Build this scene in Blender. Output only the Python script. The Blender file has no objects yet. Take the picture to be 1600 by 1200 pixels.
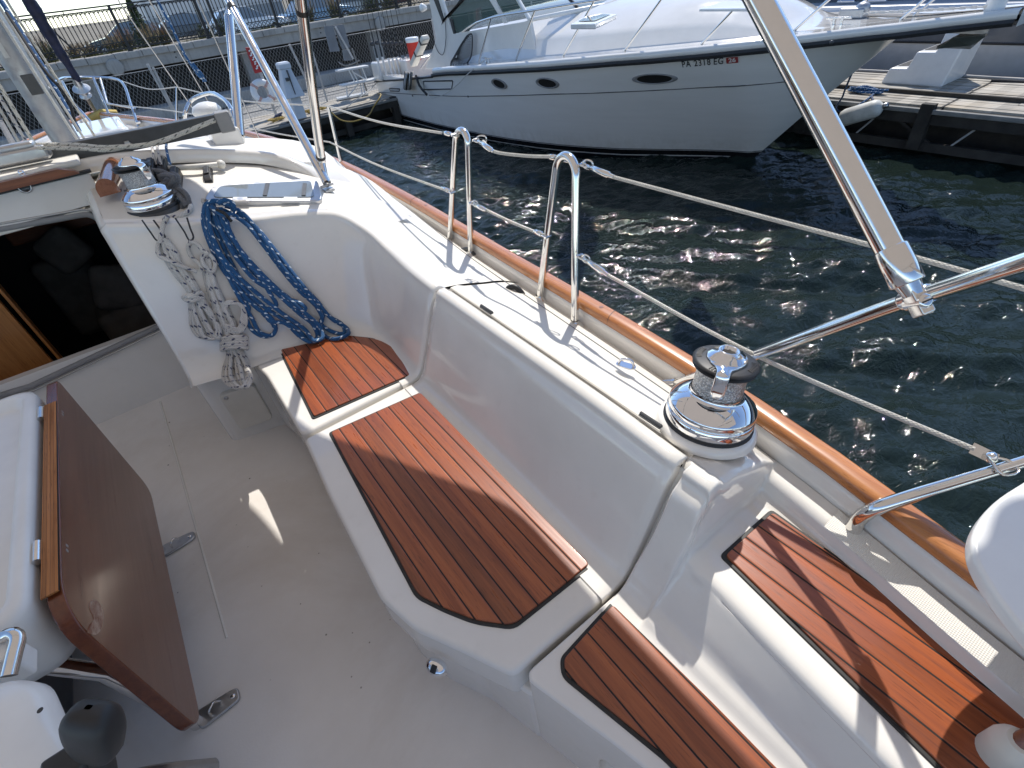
import bpy, math, random
from mathutils import Vector, Matrix
random.seed(7)
SC = bpy.context.scene
COL = SC.collection
PI = math.pi
# ------------------------------------------------------------------ camera model (metres, X starboard, Y towards the bow, Z up from the water)
ZC = 2.35
FPX, PIT, ROL, HDG = 775.0, math.radians(39.94), math.radians(7.5), math.radians(32.35)
_h = Vector((math.sin(HDG), math.cos(HDG), 0))
CF = math.cos(PIT) * _h + Vector((0, 0, -math.sin(PIT)))
_r0 = Vector((math.cos(HDG), -math.sin(HDG), 0))
_d0 = -math.sin(PIT) * _h + Vector((0, 0, -math.cos(PIT)))
CR = math.cos(ROL) * _r0 + math.sin(ROL) * _d0
CD = -math.sin(ROL) * _r0 + math.cos(ROL) * _d0
CAM = Vector((0, 0, ZC))

def ray(u, v):
    return CF + CR * ((u - 800) / FPX) + CD * ((v - 600) / FPX)
def at(u, v, h):            # survey point seen at (u, v), h metres below the eye
    w = ray(u, v); return CAM + w * (-h / w.z)
def atY(u, v, Y):
    w = ray(u, v); return CAM + w * (Y / w.y)
def atX(u, v, X):
    w = ray(u, v); return CAM + w * (X / w.x)
def atD(u, v, d):
    return CAM + ray(u, v) * d
def atP(u, v, p, n):
    w = ray(u, v); return CAM + w * ((Vector(p) - CAM).dot(n) / w.dot(n))

# ------------------------------------------------------------------ mesh builder
def catmull(pts, n, closed=False):
    pts = [Vector(p) for p in pts]
    if n <= 1 or len(pts) < 3: return pts
    out = []; m = len(pts); segs = m if closed else m - 1
    for i in range(segs):
        p1, p2 = pts[i % m], pts[(i + 1) % m]
        p0 = pts[(i - 1) % m] if (closed or i > 0) else p1 * 2 - p2
        p3 = pts[(i + 2) % m] if (closed or i + 2 < m) else p2 * 2 - p1
        for k in range(n):
            t = k / n
            # centripetal-ish tangents limited to the shorter neighbour, keeps tight corners tidy
            l0, l1, l2 = max((p1 - p0).length, 1e-6), max((p2 - p1).length, 1e-6), max((p3 - p2).length, 1e-6)
            t1 = ((p1 - p0) / l0 * l1 + (p2 - p1) / l1 * l0) / (l0 + l1) * l1
            t2 = ((p2 - p1) / l1 * l2 + (p3 - p2) / l2 * l1) / (l1 + l2) * l1
            h00 = 2*t**3 - 3*t*t + 1; h10 = t**3 - 2*t*t + t; h01 = -2*t**3 + 3*t*t; h11 = t**3 - t*t
            out.append(p1 * h00 + t1 * h10 + p2 * h01 + t2 * h11)
    if not closed: out.append(pts[-1])
    return out

class MB:
    def __init__(s): s.v = []; s.f = []; s.uv = []; s.sm = []
    def add(s, verts, faces, smooth=False, uv=None):
        b = len(s.v); s.v += [tuple(p) for p in verts]
        s.uv += (uv if uv else [(0.0, 0.0)] * len(verts))
        for f in faces: s.f.append(tuple(i + b for i in f)); s.sm.append(smooth)
    def grid(s, rows, cu=False, cv=False, smooth=True, uv=None):
        nr, nc = len(rows), len(rows[0]); vs = [p for r in rows for p in r]; fs = []
        for i in range(nr if cv else nr - 1):
            for j in range(nc if cu else nc - 1):
                a = i * nc + j; b = i * nc + (j + 1) % nc; i2 = (i + 1) % nr
                fs.append((a, b, i2 * nc + (j + 1) % nc, i2 * nc + j))
        s.add(vs, fs, smooth, uv)
    def tube(s, path, r, n=10, sub=1, closed=False, caps=True, vscale=1.0):
        path = catmull(path, sub, closed); m = len(path)
        rr = r if isinstance(r, (list, tuple)) else None
        def rad(i):
            if rr is None: return r
            t = i / max(m - 1, 1) * (len(rr) - 1); k = min(int(t), len(rr) - 2); return rr[k] + (rr[k+1] - rr[k]) * (t - k)
        T = []
        for i in range(m):
            a = path[(i - 1) % m] if (closed or i) else path[0]
            b = path[(i + 1) % m] if (closed or i < m - 1) else path[-1]
            t = (b - a); T.append(t.normalized() if t.length > 1e-9 else Vector((0, 0, 1)))
        up = Vector((0, 0, 1)) if abs(T[0].z) < .9 else Vector((1, 0, 0))
        N = (up - T[0] * up.dot(T[0])).normalized(); vs = []; uvs = []; L = 0
        for i in range(m):
            if i:
                N = (N - T[i] * N.dot(T[i])); N = N.normalized() if N.length > 1e-6 else Vector((1, 0, 0)); L += (path[i] - path[i-1]).length
            B = T[i].cross(N); q = rad(i)
            for k in range(n + 1):
                a = 2 * PI * k / n; vs.append(path[i] + (N * math.cos(a) + B * math.sin(a)) * q); uvs.append((k / n, L * vscale))
        fs = []; w = n + 1
        for i in range(m if closed else m - 1):
            i2 = (i + 1) % m
            for k in range(n): fs.append((i*w + k, i*w + k + 1, i2*w + k + 1, i2*w + k))
        s.add(vs, fs, True, uvs)
        if caps and not closed:
            for i in (0, m - 1):
                s.add([vs[i*w + k] for k in range(n)], [tuple(range(n))[::(-1 if i == 0 else 1)]])
    def lathe(s, prof, n=32, M=None, smooth=True, caps=False):
        M = M or Matrix()
        rows = [[M @ Vector((r * math.cos(2*PI*k/n), r * math.sin(2*PI*k/n), z)) for k in range(n)] for r, z in prof]
        s.grid(rows, cu=True, smooth=smooth)
        if caps:
            s.add(rows[0], [tuple(range(n))[::-1]]); s.add(rows[-1], [tuple(range(n))])
    def box(s, c, d, M=None, taper=1.0):
        x, y, z = d[0]/2, d[1]/2, d[2]/2; c = Vector(c); M = M or Matrix()
        vs = [M @ (c + Vector((sx*x*(taper if sz > 0 else 1), sy*y*(taper if sz > 0 else 1), sz*z))) for sz in (-1, 1) for sx, sy in ((-1,-1),(1,-1),(1,1),(-1,1))]
        s.add(vs, [(3,2,1,0),(4,5,6,7),(0,1,5,4),(1,2,6,5),(2,3,7,6),(3,0,4,7)])
    def prism(s, poly, z0, z1, M=None):
        M = M or Matrix(); n = len(poly)
        a = sum(poly[i][0]*poly[(i+1)%n][1] - poly[(i+1)%n][0]*poly[i][1] for i in range(n))
        if a < 0: poly = poly[::-1]
        vs = [M @ Vector((p[0], p[1], z0)) for p in poly] + [M @ Vector((p[0], p[1], z1)) for p in poly]
        s.add(vs, [tuple(range(n))[::-1], tuple(range(n, 2*n))] + [(i, (i+1)%n, n+(i+1)%n, n+i) for i in range(n)])
    def rod(s, a, b, r, n=8): s.tube([a, b], r, n)
    def bar(s, a, b, w, t, up=Vector((0, 0, 1))):       # rectangular bar from a to b
        a, b = Vector(a), Vector(b); d = (b - a).normalized(); sd = d.cross(up)
        sd = sd.normalized() if sd.length > 1e-6 else Vector((1, 0, 0)); u2 = sd.cross(d)
        vs = [p + sd * (i * w / 2) + u2 * (j * t / 2) for p in (a, b) for i, j in ((-1,-1),(1,-1),(1,1),(-1,1))]
        s.add(vs, [(0,1,2,3),(7,6,5,4),(0,4,5,1),(1,5,6,2),(2,6,7,3),(3,7,4,0)])
    def build(s, name, mat, parent=None, bevel=0, segs=3, solid=0, smooth=None, off=-1, autos=True):
        me = bpy.data.meshes.new(name); me.from_pydata(s.v, [], s.f)
        sm = [True] * len(s.f) if (smooth or (bevel and autos)) else s.sm
        me.polygons.foreach_set('use_smooth', sm)
        if any(u != (0.0, 0.0) for u in s.uv):
            uvl = me.uv_layers.new(name='UVMap')
            li = [0] * len(me.loops); me.loops.foreach_get('vertex_index', li)
            flat = []
            for i in li: flat += s.uv[i]
            uvl.data.foreach_set('uv', flat)
        me.update(); me.materials.append(mat)
        o = bpy.data.objects.new(name, me); COL.objects.link(o)
        if parent is not None: o.parent = parent; o.matrix_parent_inverse = parent.matrix_world.inverted() if False else Matrix.Translation(-parent.location)
        if solid:
            md = o.modifiers.new('solid', 'SOLIDIFY'); md.thickness = solid; md.offset = off
        if bevel:
            md = o.modifiers.new('bevel', 'BEVEL'); md.width = bevel; md.segments = segs; md.limit_method = 'ANGLE'; md.angle_limit = math.radians(35); md.use_clamp_overlap = True
            wn = o.modifiers.new('wn', 'WEIGHTED_NORMAL'); wn.keep_sharp = True
        return o

def tag(o, label=None, cat=None, group=None, kind=None):
    if label: o['label'] = label
    if cat: o['category'] = cat
    if group: o['group'] = group
    if kind: o['kind'] = kind
    return o
def thing(name, label, cat, loc=(0, 0, 0), group=None):
    o = bpy.data.objects.new(name, None); COL.objects.link(o); o.location = loc; o.empty_display_size = .1
    return tag(o, label, cat, group)

def rrect(x0, x1, y0, y1, r, n=5):
    out = []
    for cx, cy, a0 in ((x1-r, y1-r, 0), (x0+r, y1-r, 90), (x0+r, y0+r, 180), (x1-r, y0+r, 270)):
        for k in range(n + 1):
            a = math.radians(a0 + 90 * k / n); out.append((cx + r*math.cos(a), cy + r*math.sin(a)))
    return out
def roundpoly(poly, r, n=4):
    out = []; m = len(poly)
    for i in range(m):
        p = Vector(poly[i][:2]); a = Vector(poly[i-1][:2]); b = Vector(poly[(i+1) % m][:2])
        rr = r if not (len(poly[i]) > 2) else poly[i][2]
        q = min(rr, (a-p).length * .45, (b-p).length * .45)
        s = p + (a-p).normalized()*q; e = p + (b-p).normalized()*q
        for k in range(n + 1):
            t = k / n; out.append(tuple(s*(1-t)**2 + p*2*t*(1-t) + e*t*t))
    return out
def offset_poly(poly, d):          # simple inward offset for nearly convex outlines
    n = len(poly); a = sum(poly[i][0]*poly[(i+1)%n][1] - poly[(i+1)%n][0]*poly[i][1] for i in range(n)); sg = 1 if a > 0 else -1
    out = []
    for i in range(n):
        p = Vector(poly[i][:2]); e1 = (p - Vector(poly[i-1][:2])).normalized(); e2 = (Vector(poly[(i+1)%n][:2]) - p).normalized()
        n1 = Vector((-e1.y, e1.x))*sg; n2 = Vector((-e2.y, e2.x))*sg
        m = (n1 + n2); m = m / max(m.length_squared, .3) * 2
        out.append(tuple(p + m * d) + tuple(poly[i][2:]))
    return out

from mathutils.bvhtree import BVHTree
_bvh = {}
def surf(u, v, *objs):            # first point of the given meshes seen at (u, v), with its normal
    best = None
    for o in objs:
        if o.name not in _bvh: _bvh[o.name] = BVHTree.FromPolygons([tuple(x.co) for x in o.data.vertices], [tuple(p.vertices) for p in o.data.polygons])
        w = ray(u, v).normalized(); h = _bvh[o.name].ray_cast(CAM, w)
        if h[0] is not None and (best is None or h[3] < best[2]): best = (h[0], h[1] if h[1].dot(w) < 0 else -h[1], h[3])
    return best

# ------------------------------------------------------------------ materials
class NT:
    def __init__(s, name):
        s.m = bpy.data.materials.new(name); s.m.use_nodes = True; s.t = s.m.node_tree; s.n = s.t.nodes
        s.b = s.n['Principled BSDF']
    def new(s, ty, **k):
        x = s.n.new(ty)
        for a, b in k.items(): setattr(x, a, b)
        return x
    def ln(s, a, b): s.t.links.new(a, b)
    def val(s, sock, v):
        if isinstance(v, bpy.types.NodeSocket): s.ln(v, sock)
        else: sock.default_value = v
    def math(s, op, a, b=0.0, clamp=False):
        x = s.new('ShaderNodeMath', operation=op, use_clamp=clamp); s.val(x.inputs[0], a); s.val(x.inputs[1], b); return x.outputs[0]
    def tc(s, out='Object'):
        return s.new('ShaderNodeTexCoord').outputs[out]
    def mapped(s, vec, scale=(1, 1, 1), rot=(0, 0, 0)):
        x = s.new('ShaderNodeMapping'); x.inputs['Scale'].default_value = scale; x.inputs['Rotation'].default_value = rot; s.ln(vec, x.inputs['Vector']); return x.outputs[0]
    def noise(s, vec, scale, detail=4, rough=.55, dist=0, out='Fac'):
        x = s.new('ShaderNodeTexNoise'); x.inputs['Scale'].default_value = scale; x.inputs['Detail'].default_value = detail; x.inputs['Roughness'].default_value = rough; x.inputs['Distortion'].default_value = dist
        if vec is not None: s.ln(vec, x.inputs['Vector'])
        return x.outputs[out]
    def voro(s, vec, scale, feature='F1', out='Distance', rnd=1):
        x = s.new('ShaderNodeTexVoronoi', feature=feature); x.inputs['Scale'].default_value = scale; x.inputs['Randomness'].default_value = rnd
        s.ln(vec, x.inputs['Vector']); return x.outputs[out]
    def ramp(s, fac, stops, interp='LINEAR'):
        x = s.new('ShaderNodeValToRGB'); s.ln(fac, x.inputs[0]); e = x.color_ramp.elements; x.color_ramp.interpolation = interp
        while len(e) < len(stops): e.new(.5)
        for el, (p, c) in zip(e, stops):
            el.position = p; el.color = (c, c, c, 1) if not isinstance(c, (tuple, list)) else (*c[:3], 1)
        return x.outputs[0]
    def mix(s, fac, a, b, mode='MIX'):
        x = s.new('ShaderNodeMix', data_type='RGBA', blend_type=mode); s.val(x.inputs[0], fac)
        for sock, v in ((x.inputs[6], a), (x.inputs[7], b)):
            if isinstance(v, bpy.types.NodeSocket): s.ln(v, sock)
            else: sock.default_value = (*v[:3], 1)
        return x.outputs[2]
    def sep(s, vec):
        x = s.new('ShaderNodeSeparateXYZ'); s.ln(vec, x.inputs[0]); return x.outputs
    def comb(s, x=0, y=0, z=0):
        c = s.new('ShaderNodeCombineXYZ'); s.val(c.inputs[0], x); s.val(c.inputs[1], y); s.val(c.inputs[2], z); return c.outputs[0]
    def bump(s, h, st=.3, dist=.01, normal=None):
        x = s.new('ShaderNodeBump'); x.inputs['Strength'].default_value = st; x.inputs['Distance'].default_value = dist; s.ln(h, x.inputs['Height'])
        if normal is not None: s.ln(normal, x.inputs['Normal'])
        s.ln(x.outputs[0], s.b.inputs['Normal']); return x.outputs[0]
    def col(s, c):
        if isinstance(c, bpy.types.NodeSocket): s.ln(c, s.b.inputs['Base Color'])
        else: s.b.inputs['Base Color'].default_value = (*c[:3], 1)
        return s
    def set(s, **k):
        nm = {'rough': 'Roughness', 'metal': 'Metallic', 'ior': 'IOR', 'coat': 'Coat Weight', 'coatr': 'Coat Roughness', 'trans': 'Transmission Weight', 'spec': 'Specular IOR Level', 'alpha': 'Alpha', 'sheen': 'Sheen Weight'}
        for a, b in k.items(): s.val(s.b.inputs[nm[a]], b)
        return s

def plain(name, c, rough=.5, metal=0, vary=.12, scale=8, bump=0, coat=0, **k):
    t = NT(name); tc = t.tc()
    n = t.noise(tc, scale, 5)
    lo = tuple(x * (1 - vary) for x in c); hi = tuple(min(1, x * (1 + vary)) for x in c)
    t.col(t.mix(t.ramp(n, [(.3, 0), (.7, 1)]), lo, hi)).set(rough=rough, metal=metal, coat=coat, **k)
    if bump: t.bump(t.noise(tc, scale * 12, 3), bump, .004)
    return t.m

MAT = {}
def gelcoat():
    t = NT('gelcoat'); tc = t.tc()
    n = t.noise(tc, 3.2, 6, .6); n2 = t.noise(tc, 26, 4)
    c = t.mix(t.ramp(n, [(.35, 0), (.75, 1)]), (.80, .775, .725), (.73, .705, .655))
    c = t.mix(t.math('MULTIPLY', t.ramp(n2, [(.6, 0), (.85, 1)]), .25), c, (.6, .56, .5))
    t.col(c).set(rough=t.ramp(t.noise(tc, 5, 5), [(.3, .07), (.75, .17)]), coat=.5, coatr=.03, ior=1.5)
    t.bump(t.noise(tc, 7, 2), .05, .02)
    return t.m
def solegel():
    t = NT('worn_sole_gelcoat'); tc = t.tc()
    n = t.noise(tc, 2.3, 6, .65)
    c = t.mix(t.ramp(n, [(.35, 0), (.7, 1)]), (.80, .765, .72), (.72, .68, .63))
    stain = t.ramp(t.noise(tc, 1.1, 8, .7, .6), [(.52, 0), (.72, 1)])
    c = t.mix(t.math('MULTIPLY', stain, .35), c, (.5, .42, .33))
    sp = t.voro(tc, 7.5); spk = t.ramp(sp, [(.018, 1), (.035, 0)])
    sp2 = t.voro(tc, 19); spk2 = t.ramp(sp2, [(.03, 1), (.06, 0)])
    gate = t.ramp(t.noise(tc, 1.7, 2), [(.5, 0), (.56, 1)])
    c = t.mix(spk, c, (.10, .07, .05)); c = t.mix(t.math('MULTIPLY', t.math('MULTIPLY', spk2, gate), .8), c, (.16, .12, .09))
    t.col(c).set(rough=t.ramp(n, [(.3, .42), (.7, .58)]))
    t.bump(t.noise(tc, 160, 2), .12, .002)
    return t.m
def nonskid():
    t = NT('nonskid_gelcoat'); tc = t.tc(); s = t.sep(tc)
    k = 2 * PI / .007
    a = t.math('SINE', t.math('MULTIPLY', t.math('ADD', s[0], s[1]), k)); b = t.math('SINE', t.math('MULTIPLY', t.math('SUBTRACT', s[0], s[1]), k))
    n = t.noise(tc, 3, 6, .6)
    c = t.mix(t.ramp(n, [(.35, 0), (.7, 1)]), (.79, .765, .70), (.71, .68, .61))
    t.col(c).set(rough=.5); t.bump(t.math('MULTIPLY', a, b), .35, .0012)
    return t.m
def teak(name, base, dark, light, grain_axis=1, plank=0, seam0=0, rough=.3, coat=.4, ply=0):
    t = NT(name); tc = t.tc(); s = t.sep(tc)
    sc = [60, 60, 60]; sc[grain_axis] = 2.5
    g = t.noise(t.mapped(tc, tuple(sc)), 1, 6, .65, .3)
    sc2 = [9, 9, 9]; sc2[grain_axis] = .9
    g2 = t.noise(t.mapped(tc, tuple(sc2)), 1, 4, .5, .8)
    c = t.mix(t.ramp(g2, [(.3, 0), (.7, 1)]), base, light)
    c = t.mix(t.math('MULTIPLY', t.ramp(g, [(.42, 0), (.66, 1)]), .7), c, dark)
    sc3 = [420, 420, 420]; sc3[grain_axis] = 22
    pores = t.ramp(t.noise(t.mapped(tc, tuple(sc3)), 1, 2), [(.6, 0), (.72, 1)])
    c = t.mix(t.math('MULTIPLY', pores, .55), c, tuple(x * .35 for x in dark))
    h = t.math('MULTIPLY', g, .5)
    rg = t.ramp(g, [(.3, rough * .8), (.7, rough * 1.4)])
    if plank:
        u = t.math('DIVIDE', t.math('SUBTRACT', s[0], seam0), plank); fl = t.math('FLOOR', u); fr = t.math('SUBTRACT', u, fl)
        w = t.new('ShaderNodeTexWhiteNoise', noise_dimensions='1D'); t.ln(fl, w.inputs['W'])
        tint = t.ramp(w.outputs['Value'], [(0, .72), (1, 1.15)])
        c = t.mix(1.0, c, tint, 'MULTIPLY')
        edge = t.math('ABSOLUTE', t.math('SUBTRACT', fr, .5))
        seam = t.ramp(edge, [(.452, 0), (.464, 1)])
        c = t.mix(seam, c, (.012, .010, .009))
        h = t.math('SUBTRACT', h, t.math('MULTIPLY', t.ramp(edge, [(.40, 0), (.46, 1)]), 1.6))
        rg = t.math('MAXIMUM', rg, t.math('MULTIPLY', seam, .45))
    cw = t.math('MULTIPLY', t.math('SUBTRACT', 1.0, seam), coat) if plank and plank > .02 else coat
    t.col(c).set(rough=t.math('MAXIMUM', rg, t.math('MULTIPLY', seam, .85)) if plank else rg, coat=cw, coatr=.12); t.bump(h, .35, .0016)
    return t.m
def steel(name, c=(.78, .77, .75), rough=.07, aniso=True):
    t = NT(name); tc = t.tc()
    n = t.noise(tc, 40, 5)
    t.col(t.mix(n, tuple(x * .9 for x in c), c)).set(metal=1, rough=t.ramp(t.noise(tc, 14, 6, .7), [(.35, rough), (.8, rough * 2.6)]))
    return t.m
def rope(name, base, fleck, per=55.0, dens=.30, twist=2.0, strands=6, fleck2=None):
    t = NT(name); uv = t.sep(t.tc('UV'))
    U, Vv = uv[0], uv[1]
    # braid cells run diagonally both ways along the line
    a = t.math('ADD', t.math('MULTIPLY', U, strands), t.math('MULTIPLY', Vv, per * 2))
    b = t.math('SUBTRACT', t.math('MULTIPLY', U, strands), t.math('MULTIPLY', Vv, per * 2))
    ca = t.math('SINE', t.math('MULTIPLY', a, PI)); cb = t.math('SINE', t.math('MULTIPLY', b, PI))
    h = t.math('MULTIPLY', t.math('ABSOLUTE', ca), t.math('ABSOLUTE', cb))
    f1 = t.math('FRACT', t.math('ADD', t.math('MULTIPLY', U, twist), t.math('MULTIPLY', Vv, per * .42)))
    f2 = t.math('FRACT', t.math('SUBTRACT', t.math('MULTIPLY', Vv, per * .55), t.math('MULTIPLY', U, 2.0)))
    m = t.math('MULTIPLY', t.math('LESS_THAN', f1, dens), t.math('LESS_THAN', f2, .55))
    n = t.noise(t.tc(), 30, 3)
    c = t.mix(t.ramp(n, [(.3, 0), (.7, 1)]), base, tuple(x * .78 for x in base))
    c = t.mix(m, c, fleck)
    if fleck2:
        f3 = t.math('FRACT', t.math('SUBTRACT', t.math('MULTIPLY', Vv, per * .3), t.math('MULTIPLY', U, 3.0)))
        c = t.mix(t.math('LESS_THAN', f3, .14), c, fleck2)
    c = t.mix(t.math('MULTIPLY', t.ramp(h, [(0, 1), (.3, 0)]), .45), c, tuple(x * .35 for x in base))
    t.col(c).set(rough=.75, sheen=.2); t.bump(h, .6, .0015)
    return t.m
def glass(name, c=(.9, .95, .95), alpha=.25, rough=.02):
    t = NT(name); t.col(c).set(rough=rough, alpha=alpha, ior=1.5, spec=.8); return t.m

MAT['gel'] = gelcoat(); MAT['sole'] = solegel(); MAT['skid'] = nonskid()
MAT['teak_seat'] = teak('varnished_seat_teak', (.285, .068, .020), (.155, .031, .009), (.365, .100, .031), 1, .0445, .024)
MAT['teak_rail'] = teak('varnished_rail_teak', (.44, .175, .058), (.31, .10, .028), (.54, .23, .08), 1, rough=.25)
MAT['teak_table'] = teak('varnished_table_teak', (.135, .036, .014), (.085, .020, .008), (.18, .05, .019), 1, rough=.20)
MAT['teak_ply'] = teak('table_edge_plies', (.40, .15, .035), (.16, .05, .012), (.50, .21, .06), 1, .007, 0.0, rough=.6, coat=0)
MAT['teak_dark'] = teak('companionway_teak', (.20, .06, .02), (.12, .032, .011), (.26, .085, .03), 0)
MAT['cabin_wood'] = teak('cabin_joinery', (.42, .17, .045), (.32, .11, .028), (.5, .22, .07), 2)
MAT['caulk'] = plain('black_caulking', (.018, .018, .018), .55, vary=.3, scale=40)
MAT['steel'] = steel('polished_steel'); MAT['chrome'] = steel('winch_chrome', (.83, .83, .84), .035)
MAT['knurl'] = None
MAT['alu'] = steel('brushed_aluminium', (.62, .62, .63), .3)
MAT['dull'] = steel('dull_steel', (.5, .5, .5), .28)
t = NT('knurled_drum'); tc = t.tc(); vv = t.voro(tc, 230)
t.col(t.mix(t.ramp(vv, [(.1, 0), (.6, 1)]), (.88, .87, .85), (.40, .40, .40))).set(metal=.85, rough=.38); t.bump(vv, 1.0, .003); MAT['knurl'] = t.m
MAT['black'] = plain('black_plastic', (.018, .018, .019), .48, vary=.25, scale=30)
MAT['rubber'] = plain('black_rubber', (.02, .02, .02), .7, vary=.3, scale=30, bump=.2)
MAT['darkgrey'] = plain('dark_grey_anodised', (.055, .057, .06), .42, vary=.2, scale=20)
MAT['grey'] = plain('grey_plastic', (.25, .25, .25), .5)
MAT['white'] = plain('white_plastic', (.78, .78, .76), .3, vary=.05, coat=.2)
MAT['offwhite'] = plain('offwhite_plastic', (.66, .63, .56), .4, vary=.08)
MAT['rope_blue'] = rope('blue_braid', (.005, .092, .255), (.66, .74, .80), 42, .15, 1)
MAT['rope_white'] = rope('white_braid_navy_fleck', (.66, .635, .59), (.015, .025, .09), 42, .17, 1)
MAT['rope_grey'] = rope('grey_braid', (.15, .15, .155), (.10, .10, .105), 70, .3, 2)
MAT['rope_cream'] = rope('cream_braid', (.66, .63, .54), (.12, .12, .10), 40, .2, 2)
MAT['rope_plain'] = rope('white_line', (.68, .66, .60), (.55, .52, .46), 60, .3, 2)
MAT['rope_yellow'] = rope('yellow_line', (.45, .30, .06), (.3, .2, .04), 50, .3, 2)
MAT['rope_dark'] = rope('navy_line', (.02, .04, .13), (.3, .35, .45), 50, .2, 2)
t = NT('toast_canvas'); t.col(t.mix(t.noise(t.tc(), 5, 4), (.30, .20, .13), (.22, .14, .09))).set(rough=.9)
tl = t.new('ShaderNodeBsdfTranslucent'); tl.inputs[0].default_value = (.86, .80, .73, 1); mx = t.new('ShaderNodeMixShader'); mx.inputs[0].default_value = .66
t.ln(t.b.outputs[0], mx.inputs[1]); t.ln(tl.outputs[0], mx.inputs[2]); t.ln(mx.outputs[0], t.n['Material Output'].inputs[0]); MAT['canvas'] = t.m
MAT['navy'] = plain('navy_sailcover', (.012, .016, .045), .7, vary=.4, scale=14, bump=.3)
MAT['greycloth'] = plain('charcoal_cover', (.05, .05, .052), .75, vary=.25, scale=18, bump=.3)
MAT['tint'] = NT('smoked_acrylic').col((.20, .23, .25)).set(rough=.04, spec=.9, coat=.5, coatr=.02).m
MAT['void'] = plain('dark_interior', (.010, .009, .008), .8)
# ================================================================== OUR SAILBOAT
BOAT = thing('sailboat', 'white sailing yacht in the foreground with teak cockpit seats, teak toe rail and polished tubes', 'sailboat', (-.6, 1.0, .8))
def Z(h): return ZC - h
ZS = Z(1.15)            # seat level
SOLE = Z(1.55)
def lerp(a, b, t): return a + (b - a) * t
def itp(x, T):
    if x <= T[0][0]: return T[0][1]
    for (a, b), (c, d) in zip(T, T[1:]):
        if x <= c: return lerp(b, d, (x - a) / (c - a))
    return T[-1][1]
RAILT = [(-1.6, .62), (-.6, .755), (-.13, .835), (.2, .905), (.65, .965), (1.5, 1.02), (2.5, 1.08), (3.5, 1.09), (4.6, .98), (5.6, .78), (6.6, .47), (7.4, .19), (8.2, -.08)]
def railx(y): 
    # smooth through the stations
    P = RAILT
    for i in range(len(P) - 1):
        if y <= P[i+1][0]:
            p0 = P[max(i-1, 0)]; p1 = P[i]; p2 = P[i+1]; p3 = P[min(i+2, len(P)-1)]
            t = (y - p1[0]) / (p2[0] - p1[0]); d = p2[0] - p1[0]
            m1 = (p2[1]-p0[1]) / max(p2[0]-p0[0], 1e-6) * d; m2 = (p3[1]-p1[1]) / max(p3[0]-p1[0], 1e-6) * d
            return (2*t**3-3*t*t+1)*p1[1] + (t**3-2*t*t+t)*m1 + (-2*t**3+3*t*t)*p2[1] + (t**3-t*t)*m2
    return P[-1][1]
def stripz(y): return Z(.95) + .03 * max(0, y - 3) * .4       # side deck height
BOW = Vector((-.09, 8.25, 0))
# centre line of the hull runs from (-.85, .5) to the bow
def portx(y):
    t = (y - .5) / (BOW.y - .5); cx = lerp(-.85, BOW.x, t); return 2 * cx - railx(y)

# ---- hull outside
m = MB(); rows = []
for y in [-2.0 + .35 * i for i in range(30)] + [8.25]:
    y = min(y, 8.25); xs, xp = railx(y), portx(y); cx = (xs + xp) / 2; hw = max((xs - xp) / 2, .01); z0 = stripz(y) + .05
    r = []
    for k, (f, z) in enumerate(((1.02, z0), (1.03, .7), (.97, .3), (.8, -.15), (.3, -.5), (-.3, -.5), (-.8, -.15), (-.97, .3), (-1.03, .7), (-1.02, z0))):
        r.append(Vector((cx + hw * f, y, z)))
    rows.append(r)
m.grid(rows)
m.build('hull', MAT['gel'], BOAT)
# ---- bulwark and teak rail
ys = [-1.6 + .2 * i for i in range(49)] + [8.2]
for side, fx, sg in (('s', railx, 1), ('p', portx, -1)):
    m = MB(); rows = []
    for y in ys:
        x = fx(y); z = stripz(y)
        rows.append([Vector((x - sg*.030, y, z - .02)), Vector((x - sg*.026, y, z + .012)), Vector((x - sg*.020, y, z + .03)), Vector((x - sg*.017, y, z + .056)), Vector((x + sg*.03, y, z + .056)), Vector((x + sg*.035, y, z - .1))])
    m.grid(rows, smooth=True); m.build('bulwark', MAT['gel'], BOAT)
    m = MB(); rows = []
    for y in ys:
        x = fx(y) + sg*.008; z = stripz(y) + .0585
        prof = []
        for k in range(13):
            a = PI * k / 12; prof.append((math.copysign(abs(math.cos(a)) ** .7, math.cos(a)) * .029, abs(math.sin(a)) ** .7 * .024))
        prof += [(-.029, -.004), (.029, -.004)]
        rows.append([Vector((x + a, y, z + b)) for a, b in prof])
    m.grid(rows, cu=True); rail = m.build('toe_rail', MAT['teak_rail'], BOAT)
    if sg == 1:
        for y in (-.19, .48, .98, 2.28, 3.7):     # plugs and scarf joints in the rail
            x = railx(y) + .008; m = MB()
            m.lathe([(0.0001, .0249), (.007, .0249)], 14, Matrix.Translation((x, y, stripz(y) + .0585)))
            m.build('plug', MAT['teak_dark'], rail)
        for y in (.93, 2.42, 4.2):
            m = MB()
            for k in range(12):
                a0, a1 = PI * k / 12, PI * (k + 1) / 12
                pr = [(math.copysign(abs(math.cos(a)) ** .7, math.cos(a)) * .0293, abs(math.sin(a)) ** .7 * .0243) for a in (a0, a1)]
                x = railx(y) + .008; z = stripz(y) + .0585
                m.bar((x + pr[0][0], y + pr[0][0] * .3, z + pr[0][1]), (x + pr[1][0], y + pr[1][0] * .3, z + pr[1][1]), .0016, .0012)
            m.build('joint', MAT['caulk'], rail)

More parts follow.
